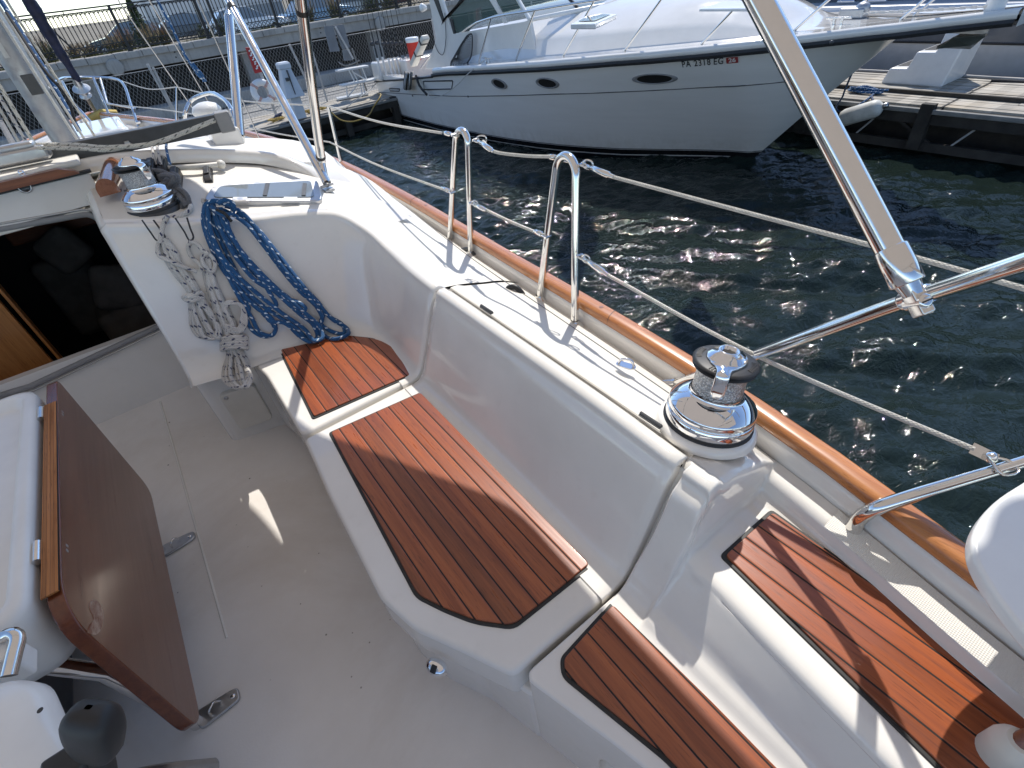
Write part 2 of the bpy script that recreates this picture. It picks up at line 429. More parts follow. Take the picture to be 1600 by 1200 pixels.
# ---- coaming, backrests and the moulding round the forward end: one loft of stations
#      B backrest foot, L lip, S deck seam, R outer edge; depths are below the eye
ST = [  # B(x,y,h)           L(x,y,h)            S(x,y,h)            R(x,y,h)
 ((.490, .388, 1.15), (.620, .388, .83), (.850, .388, .915), (.905, .388, .95)),
 ((.492, .60, 1.15), (.628, .60, .83), (.868, .60, .915), (.935, .60, .95)),
 ((.497, .90, 1.15), (.632, .90, .83), (.892, .90, .915), (.965, .90, .95)),
 ((.502, 1.20, 1.15), (.634, 1.20, .83), (.915, 1.20, .915), (.985, 1.20, .95)),
 ((.505, 1.42, 1.15), (.634, 1.42, .828), (.930, 1.42, .915), (.998, 1.42, .95)),
 ((.518, 1.60, 1.15), (.638, 1.62, .822), (.952, 1.70, .912), (1.012, 1.70, .95)),
 ((.528, 1.74, 1.15), (.646, 1.82, .802), (.985, 2.05, .90), (1.035, 2.10, .945)),
 ((.515, 1.86, 1.15), (.635, 1.99, .760), (1.01, 2.45, .87), (1.055, 2.50, .94)),
 ((.455, 1.945, 1.15), (.580, 2.11, .715), (.96, 2.85, .78), (1.055, 3.0, .92)),
 ((.360, 1.99, 1.15), (.475, 2.17, .695), (.74, 2.95, .66), (.92, 3.25, .70)),
 ((.220, 2.03, 1.15), (.300, 2.23, .675), (.42, 2.92, .58), (.52, 3.3, .57)),
 ((.080, 2.055, 1.15), (.130, 2.27, .645), (.16, 2.86, .545), (.2, 3.3, .535)),
 ((-.060, 2.075, 1.15), (-.020, 2.30, .612), (-.02, 2.82, .535), (0, 3.3, .53)),
 ((-.195, 2.11, 1.15), (-.175, 2.40, .590), (-.178, 2.78, .53), (-.17, 3.3, .53)),
]
def station(B, L, S, R):
    B, L, S, R = [Vector((p[0], p[1], Z(p[2]))) for p in (B, L, S, R)]
    o = (L - B); o.z = 0; od = o.normalized()               # outboard direction
    up = Vector((0, 0, 1)); so = (S - L); so2 = so.normalized()
    pts = [B - od * .075 + up * .0035, B - od * .040 + up * .004, B - od * .014 + up * .010, B + od * .004 + up * .026,
           B.lerp(L, .20) + up * .0 - od * .003, B.lerp(L, .42), B.lerp(L, .66), B.lerp(L, .86) + od * .002,
           L + up * -.020, L + up * -.008 + od * .004, L + od * .014, L + od * .030 + up * .002, L + so2 * .055 + up * .002]
    return pts, [L.lerp(S, .40) + up * .006, L.lerp(S, .7) + up * .003, S, S.lerp(R, .5) , R]
STN = []
for s in ST:
    a, b = station(*s); STN.append(a + b)
def refine(rows, n):
    cols = [catmull([r[j] for r in rows], n) for j in range(len(rows[0]))]
    return [[c[i] for c in cols] for i in range(len(cols[0]))]
def refine_u(rows, n): return [catmull(r, n) for r in rows]
def loft_part(rows, name, mat, parent, c0, c1, nv=6, nu=3, solid=.012, cap0=False, cap1=False, bev=.004):
    rows = [r[c0:c1] for r in rows]
    rows = refine_u(refine(rows, nv), nu)
    m = MB(); m.grid(rows); 
    o = m.build(name, mat, parent, solid=solid)
    # make sure the thickness goes to the hidden side
    return o
GAP = .006
def cut(rows, y0, y1):       # straight stations re-sampled between two cut planes
    pass
LIPC = 13      # columns 0..12 belong to face + lip, 12.. to the coaming top
fwd = STN[4:]; main = STN[0:5]
def shifted(rows, dy): return [[p + Vector((0, dy, 0)) for p in r] for r in rows]
# forward moulding (fixed): face + lip
fr = [r[:] for r in fwd]; fr[0] = [p + Vector((0, .018, 0)) for p in fr[0]]
r0 = [p + Vector((0, -.010, 0)) for p in fr[0]]
def tuck(row, d, dy, od=None):   # edge rolled back into the gap
    out = []
    n = len(row)
    for j, p in enumerate(row):
        a = row[max(j-1, 0)]; b = row[min(j+1, n-1)]; t = (b - a).normalized(); nrm = Vector((0, 1, 0)).cross(t)
        if nrm.z < 0 and abs(nrm.z) > .5: nrm = -nrm
        elif nrm.x > 0 and abs(nrm.z) <= .5: nrm = -nrm
        out.append(p - nrm * d + Vector((0, dy, 0)))
    return out
def with_ends(rows, e0, e1):
    R = list(rows)
    if e0: R = [tuck(rows[0], .03, -.0035), tuck(rows[0], .0035, -.003)] + R
    if e1: R = R + [tuck(rows[-1], .0035, .003), tuck(rows[-1], .03, .0035)]
    return R
def loft(rows, c0, c1, name, mat, parent, e0=False, e1=False, nv=6, nu=3, solid=.006):
    rr = refine_u(refine([r[c0:c1] for r in rows], nv), nu)
    rr = with_ends(rr, e0, e1)
    # sideways flange on the outer edge so the lid shows thickness
    m = MB(); m.grid(rr); return m.build(name, mat, parent, solid=0)
FCO = loft([r for r in fr], 0, 13, 'forward_coaming', MAT['gel'], BOAT, e0=True)
CSM = loft(fr, 12, 18, 'cabin_side_moulding', MAT['skid'], BOAT)
# the locker lid with its backrest lifts as one piece
LID = loft([[p + Vector((0, dy, 0)) for p in r] for r, dy in zip(main, (.004, 0, 0, 0, -.006))], 0, 13, 'locker_lid', MAT['gel'], BOAT, True, True, nv=8)
tag(LID, 'long hinged locker lid with moulded backrest')
# fixed coaming top outboard of the lid (starts 5 mm behind it)
cm = [[p + Vector((.007, 0, 0)) if j == 12 else p for j, p in enumerate(r)] for r in main]
cm = [[(p.copy() if j != 12 else p - Vector((0, 0, .03))) if j == 12 else p for j, p in enumerate(r)] for r in cm]
for r in cm: r.insert(13, r[12] + Vector((0.001, 0, .027))); r.insert(14, r[12] + Vector((.006, 0, .031)))
cm2 = refine(cm, 4)
m = MB(); m.grid(refine_u([r[12:] for r in cm2], 2)); m.build('coaming_top', MAT['skid'], BOAT)
# dark channel under the joints
m = MB()
for r, nm in ((main[0], 0), (main[4], 1)):
    pts = [p + Vector((.022, .002 if nm else -.002, -.02)) for p in r[3:13]]
    m.grid([[p + Vector((0, -.02, 0)) for p in pts], [p + Vector((0, .02, 0)) for p in pts]])
pts0 = [r[12] + Vector((-.012, 0, -.016)) for r in main]; pts1 = [r[12] + Vector((.022, 0, -.020)) for r in main]
m.grid([pts0, pts1])
m.build('drain_channel', MAT['gel'], BOAT)
# deck seam line
m = MB()
m.tube([r[15] + Vector((0, 0, .001)) for r in refine(STN[:9], 4)], .0017, 6)
m.build('deck_seam', MAT['grey'], BOAT)
# lid hinges on the coaming
for y in (1.185, .508):
    x = itp(y, [(s[1][1], s[1][0]) for s in ST[:6]]) + .058
    m = MB(); m.box((x, y, Z(.828)), (.012, .062, .006)); m.tube([(x, y - .03, Z(.824)), (x, y + .03, Z(.824))], .0045, 8)
    m.build('hinge', MAT['darkgrey'], BOAT, bevel=.001)

# ---- seat slabs
def slab(name, poly, z0, z1, bev, parent=BOAT, mat='gel', r=.04):
    m = MB(); m.prism(roundpoly(poly, r), z0, z1); return m.build(name, MAT[mat], parent, bevel=bev, segs=6)
FRONT = .035
slab('forward_seat', [(.045, 1.447), (.56, 1.447), (.56, 1.85), (.46, 2.05), (.02, 2.10), (.05, 1.9)], SOLE + .02, ZS, .022)
lidseat = [(.005, .74), (.035, .62), (.10, .50), (.155, .392), (.56, .392), (.56, 1.430), (.045, 1.430), (.02, 1.10)]
o = slab('locker_lid_seat', lidseat, Z(1.275), ZS, .024, r=.02); tag(o, 'seat board of the long locker lid with a cut away aft corner')
slab('locker_face', [(.028, .76), (.06, .64), (.125, .52), (.175, .36), (.56, .36), (.56, 1.45), (.065, 1.45), (.045, 1.10)], SOLE - .02, Z(1.24), .012, r=.02)
aft = [(.170, .380), (.195, .30), (.235, .17), (.27, .04), (.29, -.2), (.29, -.9), (.62, -.9), (.60, .380)]
slab('aft_seat', aft, SOLE - .02, ZS, .026, r=.03)
# block that carries the cabin winch, down to the sole
slab('winch_pedestal', [(-.205, 2.14), (.04, 2.085), (.30, 2.06), (.5, 2.0), (.5, 2.9), (-.215, 2.9)], SOLE - .02, ZS + .012, .03, r=.04)
# side of the block, facing the companionway
m = MB(); rws = []
base = STN[-1]
edge = refine_u([base], 3)[0]
rws.append([p.copy() for p in edge]); rws.append([p + Vector((-.012, .004, -.008)) for p in edge])
rws.append([Vector((-.205, max(p.y + .02, 2.12), p.z - .02)) for p in edge]); rws.append([Vector((-.205, 2.8, min(p.z, Z(.56)))) for p in edge])
m.grid(rws); m.build('pedestal_side', MAT['gel'], BOAT)
# pocket with hatch low on the block
P0 = Vector((-.03, 2.085, Z(1.28)))
m = MB(); M1 = Matrix.Translation((-.075, 2.098, Z(1.36))) @ Matrix.Rotation(math.radians(-12), 4, 'Z') @ Matrix.Rotation(math.radians(90), 4, 'X')
m.prism(rrect(-.072, .072, -.125, .085, .018), -.02, .012, M1); o = m.build('vent_cover', MAT['offwhite'], BOAT, bevel=.006)
m = MB(); m.lathe([(.0001, .0175), (.0085, .0165), (.009, .012)], 14, M1 @ Matrix.Translation((-.05, .065, 0))); m.build('screw', MAT['dull'], o)

# ---- aft coaming: winch platform stepping down to the outboard seat
def aftrow(y, t):        # t = 0 platform, 1 seat level
    xr = railx(y) - .030; zl = lerp(Z(.83), Z(1.0), t); zs = lerp(Z(.905), Z(.999), t)
    L = Vector((lerp(.618, .568 + min(0, (y - .24) * .13), t), y, zl)); B = Vector((lerp(.470, .452, t), y, ZS))
    S = Vector((lerp(xr - .06, xr - .062, t), y, zs)); R = Vector((xr, y, Z(.95)))
    up = Vector((0, 0, 1)); ox = Vector((1, 0, 0)); so = (S - L).normalized()
    return [B - ox*.075 + up*.0035, B - ox*.04 + up*.004, B - ox*.014 + up*.010, B + ox*.004 + up*.024, B.lerp(L, .22), B.lerp(L, .45), B.lerp(L, .68), B.lerp(L, .86) - ox*.004*(1-t),
            (L - up*.02).lerp(L + (B - L).normalized()*.026, t), (L - up*.008 + ox*.002).lerp(L + (B - L).normalized()*.010 + up*.0005, t), L + ox*.014, L + ox*.03 + up*.001, L + so*.055, L.lerp(S, .4) + up*.006*(1-t), L.lerp(S, .7) + up*.003*(1-t), S, S.lerp(R, .25) + up*.030*t, R]
rows = [aftrow(.372, 0), aftrow(.352, 0), aftrow(.33, .0), aftrow(.309, .0), aftrow(.303, .015), aftrow(.299, .07), aftrow(.2955, .3), aftrow(.2915, .7), aftrow(.288, .915), aftrow(.283, .98), aftrow(.270, 1), aftrow(.22, 1), aftrow(.08, 1), aftrow(-.1, 1), aftrow(-.4, 1), aftrow(-.9, 1)]
# the platform bulges round the winch: keep the drop later outboard
for j, p in enumerate(rows[0]):
    if 5 <= j <= 11: p.y -= .006
    if j >= 12: p.y = .391
rr = with_ends(refine_u(refine(rows, 5), 3)[::-1], False, True)
m = MB(); m.grid(rr); m.build('aft_coaming', MAT['gel'], BOAT)
# ribbed non-skid pads
m = MB(); 
pts = [(.655, .345), (.76, .345)]
for (x0, x1, y0, y1, zz) in ((.70, .80, .30, .36, 0),):
    pass
rows = []
for y in [-.9 + .08 * i for i in range(14)]:
    xr = railx(y) - .034; rows.append([Vector((xr - .052, y, Z(.955) - .001)), Vector((xr - .03, y, Z(.949))), Vector((xr, y, Z(.946)))])
m = MB(); m.grid(rows); m.build('side_deck_pad', MAT['skid'], BOAT)

# ---- side deck forward of the cockpit and the cabin trunk
m = MB(); rows = []
CAB = [(2.9, .98, .80), (3.4, .93, .74), (4.0, .80, .74), (4.8, .58, .78), (5.6, .35, .86), (6.2, .16, .95)]
for y, xc, h in CAB:
    xr = railx(y) - .03; xp = portx(y) + .03; cx = (xr + xp) / 2; zc = Z(h); zt = Z(lerp(.50, .78, (y - 2.9) / 3.3)); zd = stripz(y)
    r = [Vector((xr, y, zd)), Vector((lerp(xc, xr, .5), y, zd + .004)), Vector((xc + .03, y, zd + .012)), Vector((xc, y, zd + .05)), Vector((xc - .05, y, zc)), Vector((xc - .12, y, zc + .03)), Vector((lerp(xc, cx, .5), y, zt - .025)), Vector((cx, y, zt))]
    r += [Vector((2 * cx - p.x, y, p.z)) for p in r[-2::-1]]
    rows.append(r)
m.grid(refine(rows, 3)); CTP = m.build('cabin_top', MAT['skid'], BOAT)
m = MB(); rows = []
for y in [4.7 + .3 * i for i in range(12)] + [8.2]:
    xr = railx(y) - .02; xp = portx(y) + .02; cx = (xr + xp) / 2; zd = stripz(y) - .004
    rows.append([Vector((lerp(xp, xr, k / 8), y, zd + .035 * (1 - (k / 4 - 1) ** 2) * min(1, (xr - xp)))) for k in range(9)])
m.grid(rows[::-1]); m.build('foredeck', MAT['gel'], BOAT)

# ---- sole
m = MB()
rows = [[Vector((x, y, SOLE + (.012 if x > -.02 else 0))) for x in (-1.9, -1.2, -.5, -.16, -.02, .60)] for y in (-1.6, -.5, .3, .8, 1.4, 2.0, 2.9)]
m.grid(refine_u(rows, 3)); m.build('cockpit_sole', MAT['sole'], BOAT)
m = MB()     # moulded drain lines
m.tube([(-.435, 2.74, SOLE - .001), (-.435, 2.3, SOLE), (-.44, 1.2, SOLE - .001)], .005, 8)
m.build('sole_moulding_line', MAT['gel'], BOAT)
# port side of the cockpit (mostly outside the frame)
slab('port_seat', [(-2.25, -1.6), (-1.62, -1.6), (-1.62, 2.9), (-2.25, 2.9)], SOLE - .02, ZS, .025)
slab('port_coaming', [(-2.75, -1.6), (-2.22, -1.6), (-2.22, 2.95), (-2.75, 2.95)], SOLE, Z(.85), .04)
slab('afterdeck', [(-2.5, -2.3), (.72, -2.3), (.72, -1.55), (-2.5, -1.55)], SOLE - .1, Z(.98), .03)

# ---- teak panels
def panel(poly, z, label=None, r=.012):
    m = MB(); m.prism(roundpoly(poly, r), z - .006, z + .0035); b = m.build('caulk_border', MAT['caulk'], None, bevel=.002, segs=2)
    m = MB(); m.prism(roundpoly(offset_poly(poly, .0085), r * .8), z - .004, z + .0085); p = m.build('teak_panel', MAT['teak_seat'], BOAT, bevel=.0025, segs=2)
    b.parent = p; b.matrix_parent_inverse = Matrix()
    if label: tag(p, label)
    return p
panel([(.122, 1.392), (.468, 1.355), (.462, .462), (.214, .466, .02), (.150, .535, .03), (.110, .605), (.074, .68, .02)][::-1], ZS, 'long seat panel of nine teak planks, half in shade')
panel([(.144, 2.035), (.40, 1.935, .03), (.505, 1.79, .06), (.528, 1.66, .04), (.487, 1.462), (.103, 1.497)][::-1], ZS, 'sunlit forward seat panel with a curved corner')
panel([(.255, .355), (.432, .372), (.440, .10), (.440, -.55), (.330, -.55), (.315, -.2), (.285, .10), (.245, .27), (.232, .325, .02)][::-1], ZS, 'shaded aft seat panel with a curved inner edge')
panel([(.617, .247), (.800, .243), (.785, -.12), (.735, -.62), (.500, -.62), (.560, -.17)][::-1], Z(1.0) + .0005, 'outboard helm seat panel, sunny at its forward end')
# ring pull, latch and lamp fittings
m = MB()
M1 = Matrix.Translation((.036, .548, Z(1.232))) @ Matrix.Rotation(math.radians(-62), 4, 'Z') @ Matrix.Rotation(math.radians(36), 4, 'X')
m.lathe([(.0001, .012), (.010, .012), (.019, .010), (.026, .003), (.027, -.004)], 24, M1 @ Matrix.Diagonal((1.05, .72, 1, 1)), caps=False); la = m.build('latch', MAT['chrome'], BOAT)
m = MB(); m.prism(rrect(-.007, .007, -.009, .009, .002), .011, .0135, M1); m.build('latch_slot', MAT['black'], la)
p = at(897, 1195, 1.30); m = MB(); M1 = Matrix.Translation((.235, .185, Z(1.34))) @ Matrix.Rotation(math.radians(-70), 4, 'Z') @ Matrix.Rotation(math.radians(80), 4, 'X')
m.lathe([(.0001, .012), (.03, .011), (.038, .004), (.039, -.02)], 24, M1 @ Matrix.Diagonal((.5, 1.1, 1, 1))); m.build('drain_cover', MAT['offwhite'], BOAT)
# padeye on the coaming
p = at(978, 572, .875); m = MB(); m.prism(rrect(-.028, .028, -.012, .012, .011), 0, .004, Matrix.Translation(p) @ Matrix.Rotation(math.radians(-70), 4, 'Z')); m.tube([p + Vector((-.008, .02, .003)), p + Vector((-.006, .012, .02)), p + Vector((.0, -.0, .024)), p + Vector((.008, -.012, .02)), p + Vector((.010, -.02, .003))], .0035, 8, 4)
m.build('padeye', MAT['chrome'], BOAT, bevel=.001)
# black fairlead beside the deck seam, organiser further forward
p = at(805, 462, .935); m = MB(); m.tube([p + Vector((-.02, .035, -.01)), p + Vector((-.012, .02, .03)), p + Vector((0, -.005, .038)), p + Vector((.01, -.028, .02)), p + Vector((.014, -.04, -.01))], .010, 10, 4); m.build('fairlead', MAT['black'], BOAT)
p = at(722, 393, .94); m = MB(); m.bar(p + Vector((-.02, .07, 0)), p + Vector((.01, -.06, 0)), .035, .012); m.tube([p + Vector((-.0, .0, .006)), p + Vector((.012, -.05, .02)), p + Vector((.015, -.075, 0))], .01, 8, 3); m.build('deck_organiser', MAT['darkgrey'], BOAT, bevel=.003)
# ================================================================== fittings of our boat
def ball(m, c, r, n=10):
    m.lathe([(max(r * math.sin(PI * k / n), 1e-4), -r * math.cos(PI * k / n)) for k in range(n + 1)], 14, Matrix.Translation(c))
def winch(c, s, arm_deg, lean=0):
    c = Vector(c); T = Matrix.Translation(c) @ Matrix.Rotation(math.radians(lean), 4, 'Y') @ Matrix.Diagonal((s, s, s, 1))
    m = MB(); m.lathe([(.079, -.004), (.079, .004), (.075, .0055)], 48, T); root = m.build('winch', MAT['black'], BOAT)
    m = MB(); m.lathe([(.0755, .004), (.0765, .008), (.0768, .024), (.0755, .0255), (.0742, .0262), (.0755, .027), (.0755, .038), (.0740, .041), (.058, .054), (.049, .0585), (.0445, .060), (.0445, .068)], 64, T)
    b = m.build('base', MAT['chrome'], root)
    m = MB(); m.lathe([(.0425, .059), (.0425, .069), (.0420, .096), (.0435, .106), (.047, .113), (.048, .115)], 64, T); m.build('drum', MAT['knurl'], root)
    for nm, z0, r0 in (('lower_jaw', .1135, .0525), ('upper_jaw', .1230, .0545)):
        m = MB(); m.lathe([(.040, z0), (r0 - .003, z0), (r0, z0 + .0014), (r0, z0 + .0026), (r0 - .006, z0 + .0055), (.032, z0 + .0075)] if nm == 'upper_jaw' else [(.040, z0 - .001), (r0 - .006, z0 + .0005), (r0, z0 + .0026), (r0, z0 + .0040), (r0 - .012, z0 + .0070), (.04, z0 + .008)], 56, T)
        if nm == 'upper_jaw':
            for k in range(64):
                if (k // 8) % 2: continue
                a = 2 * PI * k / 64; ca, sa = math.cos(a), math.sin(a)
                zz = z0 + .0068
                m.bar(T @ Vector((.040 * ca, .040 * sa, zz)), T @ Vector((.0485 * ca, .0485 * sa, zz - .0012)), .0019 * s, .0022 * s)
        m.build(nm, MAT['black'], root)
    a = math.radians(arm_deg); ca, sa = math.cos(a), math.sin(a); n2 = Vector((-sa, ca, 0))
    def q(r, w, z): return T @ (Vector((ca * r, sa * r, z)) + n2 * w)
    m = MB(); m.lathe([(.033, .127), (.0335, .132), (.0325, .1352), (.0312, .1358), (.0265, .1410), (.0178, .1450), (.0175, .1470), (.016, .1485), (.0132, .1485), (.0132, .1415), (.0001, .1415)], 56, T)
    prof = [(.0, .029, .1295, .1345), (.024, .0245, .1295, .135), (.036, .0150, .129, .135), (.047, .0120, .127, .134), (.0555, .0114, .121, .131), (.0582, .0108, .108, .123), (.0572, .0100, .091, .100), (.055, .0062, .083, .087)]
    rows = []
    for r, w, zb, zt in prof:
        rows.append([q(r - (.006 if r > .06 else 0), -w, zb), q(r + .002, -w, zb + .001), q(r + .003, -w * .8, zt), q(r + .003, w * .8, zt), q(r + .002, w, zb + .001), q(r - (.006 if r > .06 else 0), w, zb)])
    m.grid(refine(rows, 3), cu=True); m.add(rows[-1], [tuple(range(6))])
    m.build('stripper_arm', MAT['chrome'], root)
    m = MB(); m.add([T @ Vector(((.0125 if k % 2 else .0095) * math.cos(PI * k / 8), (.0125 if k % 2 else .0095) * math.sin(PI * k / 8), .1428)) for k in range(16)], [tuple(range(16))]); m.build('handle_socket', MAT['void'], root)
    return root
w1 = winch((.790, .432, Z(.842)), 1.26, -152, 9); tag(w1, 'large chrome self-tailing winch on the coaming')
w2 = winch((.0, 2.47, Z(.585)), 1.22, -62); tag(w2, 'chrome winch on the cabin corner with rope led to it')
m = MB(); m.lathe([(.112, -.020), (.111, -.008), (.106, -.002), (.10, .001), (.09, .0015)], 48, Matrix.Translation((.790, .432, Z(.843))) @ Matrix.Rotation(math.radians(9), 4, 'Y')); m.build('winch_base', MAT['gel'], BOAT)
m = MB(); m.lathe([(.10, -.035), (.10, -.004), (.09, .0)], 40, Matrix.Translation((.0, 2.47, Z(.588)))); m.build('winch_base', MAT['darkgrey'], BOAT)

# ---- gate stanchions: hoops, with feet
def hoop(f1, f2, top, r=.0128, label=None):
    f1, f2, top = Vector(f1), Vector(f2), Vector(top); ax = (f2 - f1).normalized(); up = (top - (f1 + f2) / 2); H = up.length; upn = up.normalized()
    rb = .052; pts = [f1]; c = top - upn * rb
    l1 = c - ax * rb; pts += [f1.lerp(l1, .5), l1]
    for k in range(1, 12): a = PI - PI * k / 12; pts.append(c + ax * rb * math.cos(a) + upn * rb * math.sin(a))
    l2 = c + ax * rb; pts += [l2, l2.lerp(f2, .5), f2]
    m = MB(); m.tube(pts, r, 16, 2); o = m.build('gate_stanchion', MAT['steel'], BOAT)
    if label: tag(o, label)
    for f in (f1, f2):
        m = MB(); m.lathe([(.032, 0), (.032, .003), (.026, .008), (.016, .014), (.0135, .022)], 24, Matrix.Translation(f)); m.build('foot', MAT['steel'], o)
    return o
H1 = hoop(at(703, 377, .945), at(736, 399, .945), at(722, 204, .455), label='forward hoop shaped gate stanchion')
H2 = hoop(at(843, 469, .945), at(898, 509, .945), at(886, 244, .445), label='aft hoop shaped gate stanchion')
# single stanchion forward, and one further on
def stan(p, top, r=.011):
    m = MB(); m.tube([p, top], [r * 1.15, r * .9], 12); o = m.build('stanchion', MAT['steel'], BOAT)
    m = MB(); m.lathe([(.03, 0), (.028, .006), (.016, .03), (.0125, .05)], 16, Matrix.Translation(p)); m.build('foot', MAT['steel'], o); return o
S1t = atY(513, 166, 3.45); stan(at(536, 266, .92), S1t)
S2t = atY(276, 136, 6.35); stan(Vector((railx(6.35) - .04, 6.35, stripz(6.35))), S2t, .010)
# ---- lifelines
def line(name, pts, r, mat, sub=6, parent=BOAT, label=None, n=8):
    m = MB(); m.tube(pts, r, n, sub); o = m.build(name, MAT[mat] if isinstance(mat, str) else mat, parent)
    if label: tag(o, label)
    return o
g1a = at(716, 212, .47); g1b = at(742, 218, .47); g2a = at(868, 245, .46); g2b = at(908, 256, .46)
PT = atY(188, 126, 7.85)
line('lifeline', [PT, PT.lerp(S2t, .5) - Vector((0, 0, .05)), S2t], .0052, 'rope_plain')
line('lifeline', [S2t, S2t.lerp(S1t, .5) - Vector((0, 0, .04)), S1t], .0052, 'rope_plain')
line('lifeline', [S1t, S1t.lerp(g1a, .5) - Vector((0, 0, .02)), g1a], .0056, 'rope_plain')
line('lifeline', [g1b + (g2a - g1b) * .12, at(770, 236, .475), at(815, 243, .475), g2a], .0055, 'rope_plain', label='slack gate line between the hoops')
E1 = at(1625, 458, .50)
line('lifeline', [at(960, 277, .465), at(1200, 341, .475), at(1400, 394, .485), E1], .0051, 'rope_plain')
h1l = at(704, 300, .70); h1r = at(738, 317, .70); h2l = at(850, 368, .70); h2r = at(908, 402, .70)
line('lifeline', [atY(515, 222, 3.47), at(600, 262, .705), h1l], .0050, 'rope_plain')
line('lifeline', [atY(172, 163, 7.6), atY(300, 178, 5.6), atY(430, 208, 4.2), atY(515, 222, 3.47)], .005, 'rope_plain')
line('lifeline', [h1r, at(795, 345, .705), h2l], .0052, 'rope_plain')
LE = at(1522, 702, .74)
line('lifeline', [at(950, 430, .705), at(1210, 569, .72), LE], .0048, 'rope_plain')
# end fittings: swages, turnbuckles, hooks
def fitting(a, b, name='turnbuckle'):
    a, b = Vector(a), Vector(b); d = b - a
    m = MB(); m.tube([a, a + d * .18, a + d * .2, a + d * .8, a + d * .82, b], [.0058, .0058, .0088, .0088, .0058, .0058], 12)
    s = d.normalized().cross(Vector((0, 0, 1))).normalized()
    m.tube([a - d.normalized() * .028 + s * .008, a + s * .007, a + d * .1], .003, 6); m.tube([a - d.normalized() * .028 - s * .008, a - s * .007, a + d * .1], .003, 6)
    m.tube([a - d.normalized() * .024 - s * .012, a - d.normalized() * .024 + s * .012], .0045, 8)
    m.build(name, MAT['steel'], BOAT)
fitting(at(917, 260, .46), at(960, 277, .465)); fitting(at(912, 404, .70), at(950, 430, .705)); fitting(at(747, 221, .47), at(772, 237, .475)); fitting(at(741, 319, .70), at(760, 329, .70))
fitting(at(706, 210, .47), at(690, 207, .48), 'swage'); fitting(at(869, 246, .46), at(855, 245, .47), 'swage'); fitting(at(849, 367, .70), at(835, 361, .70), 'swage'); fitting(at(703, 299, .70), at(690, 293, .70), 'swage')
def bail(c, d):
    c = Vector(c); m = MB(); d = Vector(d); s = Vector((0, 0, 1))
    m.tube([c, c + d * .5 + s * .012, c + d + s * .008, c + d - s * .008, c + d * .5 - s * .012, c], .003, 6, 4); m.build('hook', MAT['steel'], BOAT)
for p, d in ((g1b, (.025, -.035, 0)), (g2a + Vector((-.0, .0, 0)), (.02, -.05, 0)), (g2b, (.01, -.035, 0)), (h2r, (.005, -.03, 0)), (h1r, (.005, -.03, 0))): bail(p, d)
# toggle plate that ends the lower line
tp = at(1545, 713, .745); m = MB(); dv = (LE - tp).normalized()
M1 = Matrix.Translation(tp)
m.bar(LE + dv * .005, tp - dv * .012, .022, .003, Vector((-.4, -.5, .8))); m.lathe([(.009, -.006), (.009, .006), (.006, .009), (.0001, .009)], 14, Matrix.Translation(tp + Vector((-.002, -.003, .002))) @ Matrix.Rotation(math.radians(-30), 4, 'X'))
m.tube([tp, at(1580, 722, .745), at(1592, 735, .75), at(1568, 742, .75), tp], .003, 6, 4); m.build('toggle', MAT['steel'], BOAT)

# ---- pushpit tubes
AF = at(1053, 600, .945); C1 = at(1432, 465, .475); C2 = atD(1640, 397, .62)
m = MB(); m.tube([AF, AF.lerp(C1, .3), AF.lerp(C1, .6), C1, C1.lerp(C2, .5), C2, C2 + (C2 - C1) * 3], .0128, 18, 5); pu = m.build('pushpit_rail', MAT['steel'], BOAT)
m = MB(); m.tube([AF + Vector((-.010, .022, -.014)), AF, AF + Vector((.004, -.009, .010))], [.020, .017, .0155], 18); m.build('foot', MAT['steel'], pu)
LF = at(1331, 834, .965); m = MB()
m.tube([LF - Vector((0, 0, .012)), at(1336, 822, .940), at(1346, 808, .905), at(1362, 797, .875), at(1400, 783, .842), at(1500, 752, .79), at(1600, 722, .745), at(1680, 697, .71)], [.0150, .0150, .0148, .0142, .0132, .0118, .0112, .0112], 18, 6); pl = m.build('pushpit_leg', MAT['steel'], BOAT)
m = MB(); m.lathe([(.024, -.004), (.024, .003), (.018, .008), (.0155, .011)], 20, Matrix.Translation(LF)); m.build('foot', MAT['steel'], pl)
# ---- bimini frame
def strut(a, b, r, name='bimini_strut', ext=1.0, label=None):
    a, b = Vector(a), Vector(b); b2 = a + (b - a) * ext
    m = MB(); m.tube([a, b2], r, 20); o = m.build(name, MAT['steel'], BOAT)
    if label: tag(o, label)
    return o
SB = atD(1413, 432, .725); ST_ = atD(1186, 0, .78)
st1 = strut(SB, ST_, .0195, ext=1.75, label='thick polished bimini strut clamped to the pushpit rail')
dv = (ST_ - SB).normalized()
m = MB(); m.tube([SB - dv * .012, SB - dv * .010, SB + dv * .045, SB + dv * .047], [.0205, .0226, .0226, .020], 24); m.tube([SB - dv * .012, SB - dv * .030], [.017, .013], 16); cu = m.build('cup', MAT['steel'], st1)
J = SB - dv * .042
m = MB(); sd = dv.cross(CF).normalized()
m.bar(SB - dv * .018, SB - dv * .062, .020, .024, CF); m.lathe([(.0105, -.017), (.0105, .014), (.009, .017), (.0001, .0172)], 18, Matrix.Translation(J) @ (-CF).to_track_quat('Z', 'Y').to_matrix().to_4x4())
m.build('hinge_knuckle', MAT['steel'], st1, bevel=.003)
m = MB(); m.bar(J - CF * .0172 - sd * .008, J - CF * .0172 + sd * .008, .0022, .0012, CF); m.build('screw_slot', MAT['black'], st1)
dr = (C2 - C1).normalized(); m = MB(); m.tube([C1 - dr * .026 + Vector((0, 0, 0)), C1 - dr * .024, C1 + dr * .024, C1 + dr * .026], [.0137, .0165, .0165, .0137], 20); m.bar(C1 + Vector((0, 0, 0)), J - dv * .012, .018, .026, dr.cross(dv)); m.build('rail_clamp', MAT['steel'], st1, bevel=.003)
